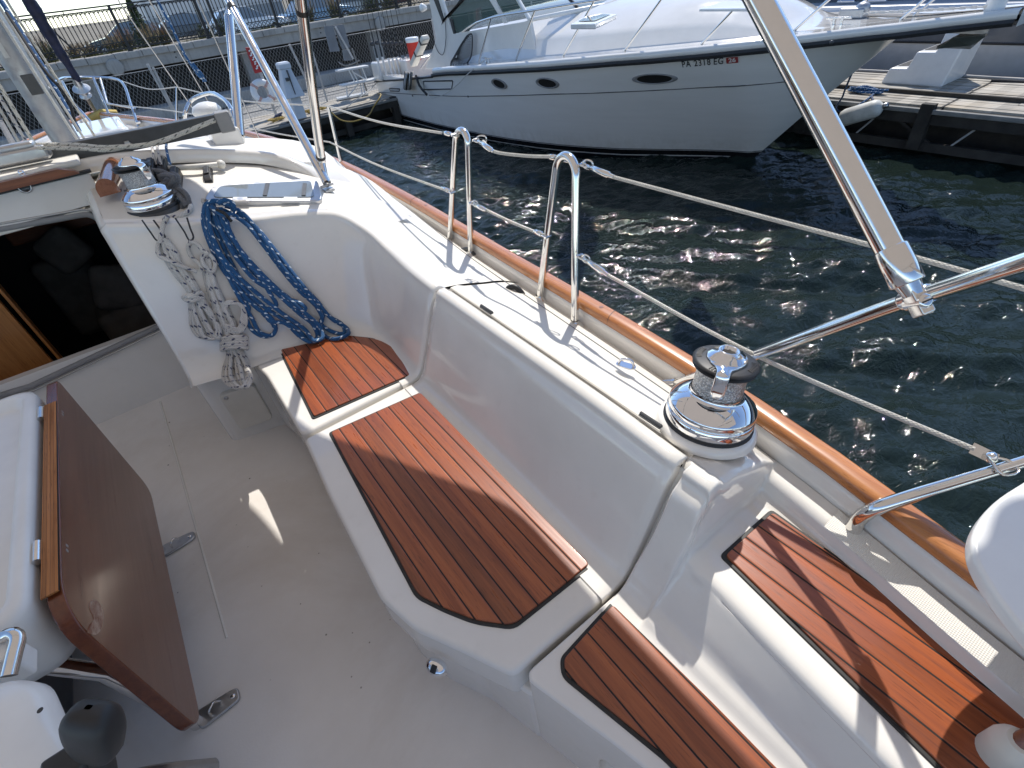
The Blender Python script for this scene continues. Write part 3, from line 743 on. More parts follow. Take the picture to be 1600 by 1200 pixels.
_f = surf(514, 299, CSM, FCO)[0]; D0 = CAM + ray(511, 286) * ((_f - CAM).dot(CF) - .02); d1 = atD(357, 0, 2.42)
st2 = strut(D0, d1, .0195, ext=1.5, label='slanting bimini strut standing beside the deck hatch')
p0 = surf(379, 222, CSM, CTP)[0] + Vector((0, 0, .03)); p1 = atD(358, 26, (p0 - CAM).dot(CF) * 1.0); st3 = strut(p0, p1, .0235, label='short upright strut with a cap on its top end')
m = MB(); m.tube([p1, p1 + (p1 - p0).normalized() * .03], [.025, .012], 16); ball(m, p1 + (p1 - p0).normalized() * .035, .014); m.build('end_cap', MAT['steel'], st3)
m = MB(); m.tube([p0, p0 - Vector((0, 0, .06))], [.021, .012], 16); m.build('foot', MAT['steel'], st3)
q0 = CAM + ray(502, 252) * ((_f - CAM).dot(CF) - .02); q1 = atD(470, 0, 1.62); st4 = strut(q0, q1, .0195, ext=1.6, label='upright bimini strut ringed with a black band near its top')
m = MB(); dq = (q1 - q0).normalized(); c = q0 + (q1 - q0) * .95; m.tube([c - dq * .008, c + dq * .008], .0212, 20); m.build('band', MAT['black'], st4)
m = MB(); c = q0 + (q1 - q0) * .045; m.tube([c - dq * .01, c + dq * .004], .0215, 20); m.build('band', MAT['black'], st4)
m = MB(); c = D0.lerp(d1, .955); dd = (d1 - D0).normalized(); m.tube([c - dd * .012, c + dd * .012], .023, 20); m.build('band', MAT['darkgrey'], st2)
fp = surf(514, 299, CSM, FCO)[0] + Vector((0, 0, .002))
m = MB(); m.tube([q0, q0.lerp(fp, .6), fp + Vector((0, 0, .02))], [.017, .012, .008], 14); m.tube([D0, fp + Vector((0, 0, .025))], [.016, .008], 14); m.build('fork', MAT['steel'], BOAT)
m = MB(); m.box(fp + Vector((0, 0, .006)), (.045, .05, .012)); m.lathe([(.006, -.03), (.006, .03)], 12, Matrix.Translation(fp + Vector((0, 0, .025))) @ Matrix.Rotation(PI / 2, 4, 'Y'), caps=True); m.build('deck_hinge', MAT['dull'], BOAT, bevel=.003)
# canvas overhead (above the frame of the picture, its outline is shaped to throw the shade over the cockpit)
BIM = [(-2.6, 3.3), (.86, 3.3), (1.045, 2.64), (1.105, 2.27), (1.44, 1.56), (1.415, .62), (1.47, .56), (1.60, .58), (1.68, .50), (1.68, -1.7), (-2.6, -1.7)]
m = MB(); m.prism(roundpoly(BIM, .10), 2.95, 2.956); m.build('bimini_canvas', MAT['canvas'], BOAT)
# second tube of the frame, overhead
m = MB(); m.tube([(-2.4, 1.7, 2.93), (1.2, 1.7, 2.93)], .0195, 16); m.tube([(-2.4, -.9, 2.93), (1.4, -.9, 2.93)], .0195, 16); m.build('bimini_bow', MAT['steel'], BOAT)

# ---- bulkhead, companionway
YB = 2.78
m = MB(); xs0, xs1, zt, zb = -1.42, -.212, Z(.615), Z(1.185)
op = rrect(xs0, xs1, zb, zt, .05, 4)
out = [(-2.0, SOLE - .05), (-.15, SOLE - .05), (-.15, Z(.56)), (-2.0, Z(.56))]
# frame the opening with four plates butted edge to edge
for (x0, x1, z0, z1) in ((-2.4, xs0, SOLE - .05, Z(.5)), (xs1, -.15, SOLE - .05, Z(.56)), (xs0, xs1, SOLE - .05, zb), (xs0, xs1, zt, Z(.60))):
    m.box(((x0 + x1) / 2, YB + .02, (z0 + z1) / 2), (x1 - x0, .04, z1 - z0))
m.build('bulkhead', MAT['gel'], BOAT)
fr_ = [Vector((p[0], YB - .006, p[1])) for p in op]
m = MB(); m.tube(fr_, .014, 10, 2, closed=True); m.build('companionway_frame', MAT['grey'], BOAT)
m = MB(); m.tube([Vector((p[0], YB - .014, p[1])) for p in offset_poly(op, -.020)], .005, 8, 2, closed=True); m.build('frame_seal', MAT['dull'], BOAT)
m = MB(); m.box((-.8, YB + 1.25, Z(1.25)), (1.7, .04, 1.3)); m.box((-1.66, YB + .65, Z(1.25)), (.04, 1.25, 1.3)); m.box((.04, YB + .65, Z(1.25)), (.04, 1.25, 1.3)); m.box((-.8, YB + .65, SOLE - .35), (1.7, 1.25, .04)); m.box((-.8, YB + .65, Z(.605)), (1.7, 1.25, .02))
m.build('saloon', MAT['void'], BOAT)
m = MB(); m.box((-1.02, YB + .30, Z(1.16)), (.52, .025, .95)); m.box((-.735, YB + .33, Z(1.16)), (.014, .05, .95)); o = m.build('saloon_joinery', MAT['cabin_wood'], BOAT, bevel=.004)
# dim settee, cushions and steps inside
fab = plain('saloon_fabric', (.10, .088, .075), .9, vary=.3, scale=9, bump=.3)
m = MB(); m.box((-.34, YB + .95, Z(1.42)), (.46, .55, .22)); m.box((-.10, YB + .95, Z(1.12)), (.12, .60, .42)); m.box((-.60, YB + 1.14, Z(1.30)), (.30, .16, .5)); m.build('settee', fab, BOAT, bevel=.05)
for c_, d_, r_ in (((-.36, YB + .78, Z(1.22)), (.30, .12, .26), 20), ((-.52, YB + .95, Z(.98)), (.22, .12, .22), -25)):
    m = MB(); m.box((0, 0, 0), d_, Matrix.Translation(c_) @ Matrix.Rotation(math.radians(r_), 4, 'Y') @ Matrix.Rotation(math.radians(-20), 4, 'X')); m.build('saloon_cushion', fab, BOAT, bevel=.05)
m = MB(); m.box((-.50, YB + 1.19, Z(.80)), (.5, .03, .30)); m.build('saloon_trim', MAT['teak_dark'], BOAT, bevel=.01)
# sliding hatch: shaded face, lip, teak trim
m = MB(); m.box((-.80, YB - .004, Z(.532)), (1.30, .022, .115)); sh = m.build('sliding_hatch', MAT['gel'], BOAT, bevel=.004)
m = MB(); m.box((-.80, YB - .008, Z(.468)), (1.32, .030, .010)); m.build('hatch_seal', MAT['black'], sh)
m = MB(); m.prism(roundpoly([(-1.5, Z(.462)), (-.175, Z(.462)), (-.19, Z(.448)), (-.235, Z(.430)), (-1.5, Z(.430))], .006), -(YB - .02), -(YB - .055), Matrix.Rotation(PI / 2, 4, 'X')); m.build('teak_trim', MAT['teak_dark'], sh, bevel=.004)
m = MB(); m.box((-.80, YB + .25, Z(.435)), (1.28, .5, .02)); m.build('hatch_top', MAT['skid'], sh, bevel=.006)
m = MB(); m.box((-.80, YB - .006, Z(.605)), (1.24, .018, .014)); m.build('hatch_channel', MAT['offwhite'], sh, bevel=.003)
pp = atY(38, 292, YB - .02); m = MB(); m.lathe([(.024, -.006), (.024, .002), (.018, .004), (.017, -.004), (.0001, -.004)], 22, Matrix.Translation(pp) @ Matrix.Rotation(PI / 2, 4, 'X')); m.build('ring_pull', MAT['dull'], sh)
pp = atY(40, 275, YB - .01); m = MB(); m.box(pp + Vector((0, 0, .0)), (.075, .03, .012)); ball(m, pp + Vector((-.005, 0, .014)), .011); m.build('hatch_lock', MAT['chrome'], sh, bevel=.003)
# half-round teak rail at the corner of the hatch
a, b = at(166, 292, .50), at(178, 252, .475); m = MB(); rows = []
for k in range(9):
    t = k / 8; c = a.lerp(b, t); q = .037 if t < .8 else .037 * math.sqrt(max(0, 1 - ((t - .8) / .2) ** 2) * .92 + .08)
    rows.append([c + Vector((q * math.cos(PI * j / 14), 0, q * 1.1 * math.sin(PI * j / 14) - .01)) for j in range(15)] + [c + Vector((-q, 0, -.03)), c + Vector((q, 0, -.03))])
m.grid(rows, cu=True); m.add(rows[0], [tuple(range(17))]); m.build('hatch_end_rail', teak('glossy_end_grain', (.30, .11, .05), (.2, .06, .02), (.36, .15, .07), 1, rough=.06, coat=1.0), BOAT)

# ---- visor (spray coaming) on the cabin top
VP = [at(-60, 290, .445), at(0, 276, .445), at(90, 258, .447), at(180, 241, .452), at(270, 235, .485), at(350, 235, .525), at(410, 239, .565), at(450, 249, .605), at(482, 266, .66), at(512, 297, .745)]
VP = [Vector((-1.9, 2.85, Z(.47)))] + VP + [at(560, 330, .80), at(600, 356, .835)]
pts = catmull(VP, 5); rows = []; n = len(pts)
for i, p in enumerate(pts):
    t = (pts[min(i + 1, n - 1)] - pts[max(i - 1, 0)]).normalized(); s = Vector((t.y, -t.x, 0)).normalized()   # towards the cockpit
    f = min(1, (n - 1 - i) / 22)
    hgt = .050 * f + .002; wd = .035
    rows.append([p + s * (.012) - Vector((0, 0, hgt)), p + s * .010 - Vector((0, 0, hgt * .4)), p + s * .006 - Vector((0, 0, .008 * f)), p, p - s * wd * .5 + Vector((0, 0, .003 * f)), p - s * wd - Vector((0, 0, .002)), p - s * (wd + .03) - Vector((0, 0, .02 * f)), p - s * (wd + .12) - Vector((0, 0, hgt * 1.1))])
m = MB(); m.grid(rows); m.build('spray_coaming', MAT['gel'], BOAT)
m = MB(); m.tube([at(238, 264, .52), at(300, 261, .54), at(345, 257, .56)], .012, 12, 3); ball(m, at(345, 257, .56), .02); m.build('handrail', MAT['offwhite'], BOAT)
# clutches and their line tails
for (u, v, hh, yw) in ((236, 262, .50, 0), (254, 258, .51, 0), (274, 275, .545, 0), (325, 272, .575, 0)):
    c = at(u, v, hh) + Vector((0, 0, .0)); M1 = Matrix.Translation(c) @ Matrix.Rotation(math.radians(-14), 4, 'Z')
    m = MB(); sec = [(-.075, -.04), (.075, -.04), (.075, .012), (.05, .024), (.02, .018), (-.055, .006), (-.075, -.01)]
    m.prism(sec, -.016, .016, M1 @ Matrix.Rotation(PI / 2, 4, 'Z') @ Matrix.Rotation(PI / 2, 4, 'X')); o = m.build('rope_clutch', MAT['black'], BOAT, bevel=.004)
    m = MB(); m.prism([(.06, .016), (.05, .03), (-.01, .026), (-.04, .014), (-.02, .010)], -.011, .011, M1 @ Matrix.Rotation(PI / 2, 4, 'Z') @ Matrix.Rotation(PI / 2, 4, 'X')); m.build('lever', MAT['darkgrey'], o, bevel=.003)
for (u, mat) in ((246, 'rope_white'), (254, 'rope_white'), (268, 'rope_blue')):
    line('halyard', [at(u - 2, 258, .50), at(u - 6, 243, .47), at(u - 8, 225, .46), at(u - 10, 212, .47)], .0055, mat, 3)
# ---- deck hatch
hs = [surf(u, v, CSM, FCO) for u, v in ((318, 321), (506, 320), (498, 292), (336, 294))]
hc = [h[0] + Vector((0, 0, .004)) for h in hs]
ex = (hc[1] - hc[0]).normalized(); ey = (hc[3] - hc[0]); ey = (ey - ex * ey.dot(ex)).normalized(); ez = ex.cross(ey)
if ez.z < 0: ez = -ez
MH = Matrix((ex, ey, ez)).transposed().to_4x4(); MH.translation = hc[0]
loc = [(MH.inverted() @ p) for p in hc]; W = max(p.x for p in loc); Hh = sum(p.y for p in loc[2:]) / 2
poly = [(p.x, p.y) for p in loc]
m = MB(); m.prism(roundpoly(poly, .05), -.05, .014, MH); hf = m.build('deck_hatch', MAT['alu'], BOAT, bevel=.006); tag(hf, 'long deck hatch with a smoked lens and metal frame')
m = MB(); m.prism(roundpoly(offset_poly(poly, .030), .03), .010, .018, MH); m.build('lens', MAT['tint'], hf, bevel=.002)
for fx in (.30, .72):
    m = MB(); m.box((W * fx, .012, .014), (.055, .03, .012), MH); m.tube([MH @ Vector((W * fx - .035, -.004, .012)), MH @ Vector((W * fx + .035, -.004, .012))], .006, 10); m.build('hinge', MAT['alu'], hf, bevel=.003)
for fx in (.50, .83):
    m = MB(); m.box((W * fx, Hh * .5, .0195), (.016, Hh * .62, .004), MH); m.build('lens_handle', MAT['darkgrey'], hf)

# ---- mainsheet traveller
ta, tb = at(-160, 292, .42), at(350, 190, .42); m = MB(); m.bar(ta, tb, .055, .075); tr = m.build('traveller', MAT['darkgrey'], BOAT, bevel=.006)
m = MB(); dv = (tb - ta).normalized(); m.bar(tb - dv * .03, tb + dv * .035, .065, .085); m.build('end_cap', MAT['grey'], tr, bevel=.008)
c = at(18, 246, .385); m = MB(); m.bar(c - dv * .10, c + dv * .13, .075, .05); m.bar(c - dv * .02 + Vector((0, 0, .03)), c + dv * .1 + Vector((0, 0, .03)), .05, .03); m.build('traveller_car', MAT['dull'], tr, bevel=.012)
line('traveller_line', [at(40, 227, .36), at(110, 226, .37), at(180, 230, .375), at(240, 224, .375), at(290, 206, .37), at(335, 188, .36)], .0085, 'rope_cream', 6)
line('traveller_line', [at(60, 231, .365), at(120, 232, .375), at(190, 231, .38), at(205, 226, .38)], .0075, 'rope_cream', 6)
for (u, v) in ((22, 258), (118, 240), (200, 226)):
    m = MB(); c = at(u, v, .43); m.box(c, (.02, .02, .03)); m.build('visor_clip', MAT['dull'], BOAT, bevel=.003)
line('mainsheet', [at(-25, 130, .28), at(-2, 185, .33), at(24, 232, .37)], .012, 'rope_grey', 3)
# ---- mast, halyards, rigging
MF = Vector((-.225, 3.95, Z(.56)))
m = MB(); 
sec = [(.065 * math.copysign(abs(math.cos(a)) ** .8, math.cos(a)), .095 * math.copysign(abs(math.sin(a)) ** .8, math.sin(a))) for a in [2 * PI * k / 28 for k in range(28)]]
m.grid([[MF + Vector((x, y, z)) for x, y in sec] for z in (0, .5, 1, 2, 4, 10)], cu=True); ma = m.build('mast', steel('mast_aluminium', (.42, .42, .43), .32), BOAT)
m = MB(); m.box(MF + Vector((0.01, -.092, .34)), (.055, .012, .09)); m.build('mast_plate', MAT['darkgrey'], ma, bevel=.003)
m = MB(); m.bar(MF + Vector((-.02, -.094, .46)), MF + Vector((-.02, -.094, 3)), .02, .008, Vector((0, 1, 0))); m.build('sail_track', MAT['dull'], ma)
m = MB(); m.lathe([(.14, 0), (.14, .02), (.11, .05)], 24, Matrix.Translation(MF - Vector((0, 0, .03)))); m.build('mast_collar', MAT['white'], ma)
for (ox, oy, mat, r) in ((-.10, -.13, 'rope_cream', .009), (-.125, -.10, 'rope_white', .008), (-.15, -.08, 'rope_plain', .007), (.045, -.13, 'rope_plain', .007), (.07, -.11, 'rope_plain', .006), (.11, -.08, 'rope_cream', .006)):
    line('halyard', [MF + Vector((ox * 1.3, oy * 1.5, .0)), MF + Vector((ox, oy, .6)), MF + Vector((ox * .8, oy * .8, 3))], r, mat, 2)
b0, b1 = atY(124, 205, 4.0), atY(2, 2, 4.3)
line('halyard', [b0, b0.lerp(b1, .5) + Vector((.01, 0, 0)), b1, b1 + (b1 - b0)], .012, 'rope_blue', 2)
line('halyard', [atY(117, 190, 3.9), atY(104, 150, 3.95), atY(76, 118, 4), atY(10, 20, 4.2)], .008, 'rubber', 4)
# furled headsail and its drum at the bow
FB = Vector((-.075, 8.02, stripz(8) + .10)); f0, f1 = atY(123, 128, 7.85), atY(44, 0, 7.45)
m = MB(); rows = []; L = 24
for i in range(L + 1):
    t = i / L; c = f0 + (f1 - f0) * (t * 1.8); q = .032 + .022 * min(1, t * 2.5) + .004 * math.sin(i * 1.7)
    rows.append([c + Vector((math.cos(2*PI*k/16 + i*.5), math.sin(2*PI*k/16 + i*.5), 0)) * (q * (1.12 if k < 3 else 1)) for k in range(16)])
m.grid(rows, cu=True); fs = m.build('furled_headsail', MAT['navy'], BOAT)
dc = atY(128, 140, 7.9); m = MB(); dn = (f1 - f0).normalized(); MD = Matrix.Translation(dc) @ dn.to_track_quat('Z', 'Y').to_matrix().to_4x4()
m.lathe([(.028, .13), (.04, .08), (.045, .03), (.085, .012), (.088, .004), (.04, 0), (.035, -.06), (.06, -.07), (.06, -.08), (.02, -.09), (.02, -.28)], 28, MD); m.build('furler_drum', MAT['dull'], BOAT)
# pulpit
def pt(u, v, Y): return atY(u, v, Y)
m = MB(); m.tube([pt(78, 136, 7.3), pt(92, 125, 7.7), pt(115, 121, 8.1), pt(150, 121, 8.15), pt(182, 124, 7.9), pt(190, 128, 7.75), pt(205, 165, 7.3), pt(217, 199, 6.95)], .014, 10, 5); m.build('pulpit', MAT['steel'], BOAT)
for (a, b) in ((((97, 126), 7.8), ((113, 158), 7.75)), (((146, 122), 8.1), ((175, 190), 7.7)), (((157, 123), 8.1), ((168, 162), 7.8)), (((113, 158), 7.75), ((146, 195), 7.4)), (((168, 162), 7.8), ((214, 170), 7.2))):
    m = MB(); m.tube([pt(*a[0], a[1]), pt(*b[0], b[1])], .012, 10); m.build('pulpit_leg', MAT['steel'], BOAT)
m = MB(); c = atY(160, 178, 8.0); rows = []
for k in range(7):
    a = k / 6; rows.append([c + Vector(((a - .5) * .30, .05 * math.sin(j) , -.10 + .15 * j / 3 * (1 - .5 * abs(a - .5)))) for j in range(4)])
m.grid(refine(rows, 2)); m.build('bow_cushion', plain('yellow_foam', (.55, .40, .12), .8), BOAT, solid=.05)
m = MB(); c = at(160, 205, .86); m.prism(rrect(-.26, .22, -.45, .50, .09), -.06, .05, Matrix.Translation(c)); m.build('foredeck_hatch', MAT['gel'], BOAT, bevel=.035)
m = MB(); c = at(215, 190, .86); m.box(c, (.05, .18, .03)); m.build('mooring_cleat', MAT['steel'], BOAT, bevel=.01)
# dorade with hoop
dcn = at(328, 196, .52); m = MB(); hp = [at(290, 193, .53), at(289, 178, .475), at(298, 158, .425), at(320, 147, .395), at(345, 152, .40), at(362, 172, .445), at(370, 192, .50)]
m.tube(hp, .011, 12, 4); m.build('dorade_guard', MAT['steel'], BOAT)
c = at(324, 175, .46); m = MB(); m.lathe([(.055, -.05), (.058, -.02), (.075, -.005), (.078, .012), (.062, .035), (.03, .048), (.0001, .052)], 24, Matrix.Translation(c)); m.build('dorade_vent', MAT['white'], BOAT)
c = at(352, 214, .545); m = MB(); m.box(c, (.14, .16, .09)); m.build('dorade_box', MAT['gel'], BOAT, bevel=.012)
# shrouds and stays ending on the starboard side deck
for (a, b, Y0, Y1, r) in (((288, 150), (205, 30), 4.9, 4.6, .0045), ((300, 115), (233, 0), 4.9, 4.5, .0045), ((365, 126), (311, 5), 4.2, 4.1, .0045), ((330, 146), (320, 128), 4.6, 4.6, .004)):
    A, B_ = atY(*a, Y0), atY(*b, Y1); foot = A + (A - B_) * ((A.z - stripz(Y0) + .02) / max((B_ - A).z, .01))
    m = MB(); m.tube([foot if (A.z - stripz(Y0)) > 0 and r > .0041 else A, A, B_ + (B_ - A) * 1.0], r, 8); m.build('shroud', MAT['dull'], BOAT)
b0, b1 = atY(320, 127, 4.6), atY(272, 50, 4.6); b2 = atY(246, 0, 4.6)
line('shroud_line', [b0, atY(310, 118, 4.6), b1, b2, b2 + (b2 - b1)], .008, 'rope_blue', 2)
m = MB(); random.seed(3)
for k in range(5):
    a = b0 + Vector((random.uniform(-.015, .015), random.uniform(-.015, .015), 0)); b = atY(302 + random.uniform(-3, 3), 98 + k * 2, 4.58); m.tube([a, a.lerp(b, .5) + Vector((random.uniform(-.02, .02), -.01, 0)), b], .0065, 6, 3)
m.build('line_knot', MAT['rope_blue'], BOAT)

# ---- cockpit table
TZ = Z(.83)
tx0, tx1, ty0, ty1 = -1.32, -.535, .945, 1.86
m = MB(); poly = rrect(tx0, tx1, ty0, ty1, .055, 6); pin = rrect(tx0 + .035, tx1 - .035, ty0 + .035, ty1 - .035, .05, 6); pin2 = rrect(tx0 + .05, tx1 - .05, ty0 + .05, ty1 - .05, .045, 6)
def ring(P, z): return [Vector((x, y, z)) for x, y in P]
mid = lambda z, d: ring(rrect(tx0 + d, tx1 - d, ty0 + d, ty1 - d, max(.055 - d * .3, .03), 6), z)
m.grid([mid(TZ - .24, .10), mid(TZ - .19, .018), mid(TZ - .15, .004), mid(TZ - .02, 0), mid(TZ - .006, .003), mid(TZ, .012), mid(TZ, .026), mid(TZ - .004, .033), mid(TZ - .02, .040), mid(TZ - .026, .05)], cu=True)
m.add(mid(TZ - .026, .05), [tuple(range(len(poly)))]); tb_ = m.build('cockpit_table', MAT['white'], BOAT); tag(tb_, 'white moulded cockpit table with a teak drop leaf')
m = MB(); M1 = Matrix(((0, 0, 1, 0), (1, 0, 0, 0), (0, 1, 0, 0), (0, 0, 0, 1)))   # (a,b,c) -> x=c, y=a, z=b
leaf = [(1.875, Z(.848), .03), (1.815, Z(1.36), .05), (.86, Z(1.365), .045), (.935, Z(.855), .05)]
lf = MB(); lf.prism(roundpoly([(1.885, Z(.848), .025), (1.83, Z(1.355), .06), (.845, Z(1.365), .085), (.925, Z(.852), .10)], .05, 8), -.518, -.488, M1); lo = lf.build('drop_leaf', MAT['teak_table'], tb_, bevel=.004); tag(lo, 'reddish teak table leaf hanging down with a scuffed corner')
m = MB(); m.box((-.505, 1.36, Z(.8475)), (.030, .76, .004)); m.build('leaf_edge', MAT['teak_ply'], lo)
sp_ = [atX(u, v, -.488) for u, v in ((139, 948), (150, 938), (157, 946), (161, 968), (158, 982), (149, 992), (137, 988), (140, 976), (146, 968))]
t = NT('scuffed_varnish'); n_ = t.noise(t.mapped(t.tc(), (60, 14, 40)), 1, 6, .75); t.col(t.mix(t.ramp(n_, [(.38, 0), (.62, 1)]), (.20, .06, .022), (.50, .36, .26))).set(rough=.75)
m = MB(); m.prism([(p.y, p.z) for p in catmull(sp_, 3, True)], -.489, -.4874, M1); m.build('scuff', t.m, lo)
for (y, z) in ((1.70, Z(.87)), (1.12, Z(.872))):
    for dy in (-.008, .008):
        m = MB(); m.lathe([(.0001, .0008), (.005, .0006), (.0052, 0)], 12, Matrix.Translation((-.4885, y + dy, z)) @ Matrix.Rotation(PI / 2, 4, 'Y')); m.build('wood_plug', MAT['grey'], lo)
for y in (1.70, 1.12):
    m = MB(); m.tube([(-.528, y - .03, Z(.846)), (-.528, y + .03, Z(.846))], .0085, 14); m.box((-.548, y + .005, Z(.858)), (.03, .045, .004)); m.bar((-.552, y + .02, Z(.852)), (-.552, y + .02, Z(.90)), .03, .004); m.build('hinge', MAT['steel'], tb_, bevel=.0015)
for y in (1.70, 1.00):
    m = MB(); m.prism(roundpoly([(-.56, y - .03), (-.49, y - .026), (-.445, y - .020), (-.445, y + .020), (-.49, y + .026), (-.56, y + .03)], .014), SOLE + .001, SOLE + .012); b = m.build('floor_bracket', MAT['dull'], tb_, bevel=.005)
    m = MB(); m.lathe([(.0075, .0125), (.006, .0145), (.0001, .0145)], 12, Matrix.Translation((-.462, y, SOLE))); m.build('screw', MAT['steel'], b)
    m = MB(); m.tube([(-.565, y, SOLE), (-.58, y, Z(1.15)), (-.62, y, Z(1.04))], .019, 16); m.build('leg', MAT['steel'], tb_)
    m = MB(); m.tube([(-.525, y - .012, SOLE + .012), (-.52, y - .012, SOLE + .035), (-.505, y, SOLE + .04), (-.495, y + .01, SOLE + .013)], .003, 8, 4); m.build('pin_ring', MAT['steel'], b)
m = MB(); m.tube([(-1.2, .86, Z(1.20)), (-.60, .80, Z(1.30)), (-.52, .80, Z(1.45))], .026, 16, 4); m.tube([(-1.2, .9, Z(1.10)), (-.6, .86, Z(1.16))], .02, 12); m.build('table_brace', MAT['dull'], tb_)
m = MB(); m.box((-1.02, 1.42, Z(1.22)), (.40, .62, .55)); m.build('table_base', MAT['darkgrey'], tb_, bevel=.03)
# ---- helm console
HC = [(-1.4, .735), (-.50, .735), (-.448, .695), (-.425, .60), (-.392, .525), (-.372, .44), (-.36, .25), (-1.4, .25)]
m = MB(); rows = []
for d, h in ((.30, 1.55), (.26, 1.25), (.14, 1.0), (.05, .86), (.012, .79), (0, .755), (.004, .735), (.016, .722), (.05, .716)):
    P_ = roundpoly(offset_poly(HC, d), max(.08 - d * .1, .03), 5); a_ = sum(P_[i][0]*P_[(i+1)%len(P_)][1] - P_[(i+1)%len(P_)][0]*P_[i][1] for i in range(len(P_)))
    rows.append(ring(P_, Z(h)))
m.grid(rows, cu=True); m.add(rows[-1], [tuple(range(len(rows[-1])))]); hcn = m.build('helm_console', MAT['white'], BOAT)
m = MB(); c = at(63, 1110, .715); m.lathe([(.004, .0006), (.0001, .0008)], 10, Matrix.Translation(c)); m.build('screw_hole', MAT['black'], hcn)
m = MB(); m.tube([at(-25, 1000, .76), at(-2, 996, .755), at(20, 990, .75), at(27, 996, .75), at(22, 1022, .755), at(14, 1056, .765)], .0105, 14, 5); m.build('console_handle', MAT['steel'], hcn)
m = MB(); c = at(10, 1035, .80); m.box(c, (.05, .05, .07)); m.build('console_switch_box', MAT['white'], hcn, bevel=.006)
# throttle lever
g0, g1 = at(166, 1215, .74), at(142, 1120, .64); lv = MB()
rows = []; dvv = (g1 - g0).normalized(); s1 = dvv.cross(CF).normalized(); s2 = s1.cross(dvv)
for t, wa, wb in ((-.2, .013, .010), (.2, .013, .010), (.38, .015, .012), (.42, .021, .015), (.6, .028, .020), (.85, .031, .022), (1.02, .028, .020), (1.12, .02, .013), (1.15, .004, .003)):
    c = g0.lerp(g1, t); rows.append([c + s1 * wa * math.copysign(abs(math.cos(a)) ** .6, math.cos(a)) + s2 * wb * math.copysign(abs(math.sin(a)) ** .6, math.sin(a)) for a in [2*PI*k/20 for k in range(20)]])
lv.grid(refine(rows, 3), cu=True); lv.build('throttle_lever', MAT['black'], hcn)
m = MB(); m.box(at(118, 1200, .72), (.05, .04, .05)); m.build('throttle_box', MAT['black'], hcn, bevel=.005)
# lower right corner: helm post with a pale collar on the outboard seat
hp = at(1582, 1168, .955); m = MB(); m.tube([hp - Vector((0, 0, .06)), hp, hp + Vector((0, 0, .012)), hp + Vector((0, 0, .028))], [.030, .030, .027, .018], 22); wb = m.build('wheel_collar', MAT['offwhite'], BOAT)
m = MB(); m.tube([hp + Vector((0, 0, .02)), hp + Vector((.05, -.03, .10)), hp + Vector((.12, -.1, .2))], .014, 14, 3); m.build('post', MAT['teak_dark'], wb)
# pushpit corner seat
OUT = [(1600, 752), (1556, 782), (1530, 812), (1519, 842), (1522, 868), (1544, 912), (1574, 954), (1606, 992), (1650, 1035)]
P_ = [at(u, v, .70) for u, v in OUT]
poly = [(p.x, p.y) for p in P_]; poly += [(poly[-1][0] + .07, poly[-1][1] - .05), (1.02, -.42), (1.14, -.26), (1.06, -.10)]
poly = [(p.x, p.y) for p in catmull([Vector((a, b, 0)) for a, b in poly], 4, True)]
m = MB(); m.prism(poly, Z(.70) - .028, Z(.70)); sdc = m.build('pushpit_seat', MAT['white'], BOAT, bevel=.010); tag(sdc, 'rounded white seat fixed to the pushpit')
# ================================================================== WATER
def water_mat():
    t = NT('harbour_water'); tc = t.tc()
    n1 = t.noise(t.mapped(tc, (1, 1.6, 1), (0, 0, .5)), 9, 3, .55, .4); n2 = t.noise(t.mapped(tc, (1, 1.3, 1), (0, 0, -.3)), 34, 3, .5); n3 = t.noise(tc, 120, 2)
    h = t.math('ADD', t.math('MULTIPLY', n1, 1.0), t.math('ADD', t.math('MULTIPLY', n2, .13), t.math('MULTIPLY', n3, .012)))
    t.col(t.mix(t.ramp(t.noise(tc, .35, 3), [(.3, 0), (.7, 1)]), (.0095, .0165, .0138), (.0130, .0215, .0180))).set(rough=.028, ior=1.333, spec=.5)
    t.bump(h, .42, .05)
    return t.m
MAT['water'] = water_mat()
def axis(a, b, fine, lo, hi, g):
    xs = []; x = a
    while x < b: xs.append(x); x += fine
    xs.append(b); s = fine; x = b
    while x < hi: s *= g; x += s; xs.append(min(x, hi))
    s = fine; x = a; left = []
    while x > lo: s *= g; x -= s; left.append(max(x, lo))
    return left[::-1] + xs
import numpy as np
xs = np.array(axis(.6, 8.3, .030, -400, 400, 1.22)); ysn = np.array(axis(-1.8, 12.2, .034, -400, 700, 1.22))
rng = np.random.RandomState(5)
X_, Y_ = np.meshgrid(xs, ysn)
Zw = np.zeros_like(X_)
for k in range(58):
    lam = 1.5 * (.14 / 1.5) ** (k / 57.0); th = 0.9 + rng.normal(0, .62); amp = .0062 * lam ** .95 * (1.85 if lam < .26 else 1.1 if lam < .8 else .75)
    kx, ky = math.cos(th) * 2 * PI / lam, math.sin(th) * 2 * PI / lam; ph = rng.rand() * 7
    wob = .9 * np.sin(X_ * .7 + Y_ * .5 + k) + .6 * np.sin(X_ * 1.3 - Y_ * .9 + 2 * k)
    w_ = np.sin(kx * X_ + ky * Y_ + ph + wob)
    Zw += amp * (w_ + .28 * np.cos(2 * (kx * X_ + ky * Y_ + ph + wob)))
fade = np.clip((14 - np.abs(X_ - 4)) / 6, 0, 1) * np.clip((20 - np.abs(Y_ - 5)) / 6, 0, 1); Zw *= fade
me = bpy.data.meshes.new('water'); nr, nc = X_.shape
vv = np.stack([X_, Y_, Zw], -1).reshape(-1, 3).astype(np.float32)
ii = (np.arange(nr - 1)[:, None] * nc + np.arange(nc - 1)[None, :]).reshape(-1)
ff = np.stack([ii, ii + 1, ii + nc + 1, ii + nc], -1).astype(np.int32).reshape(-1)
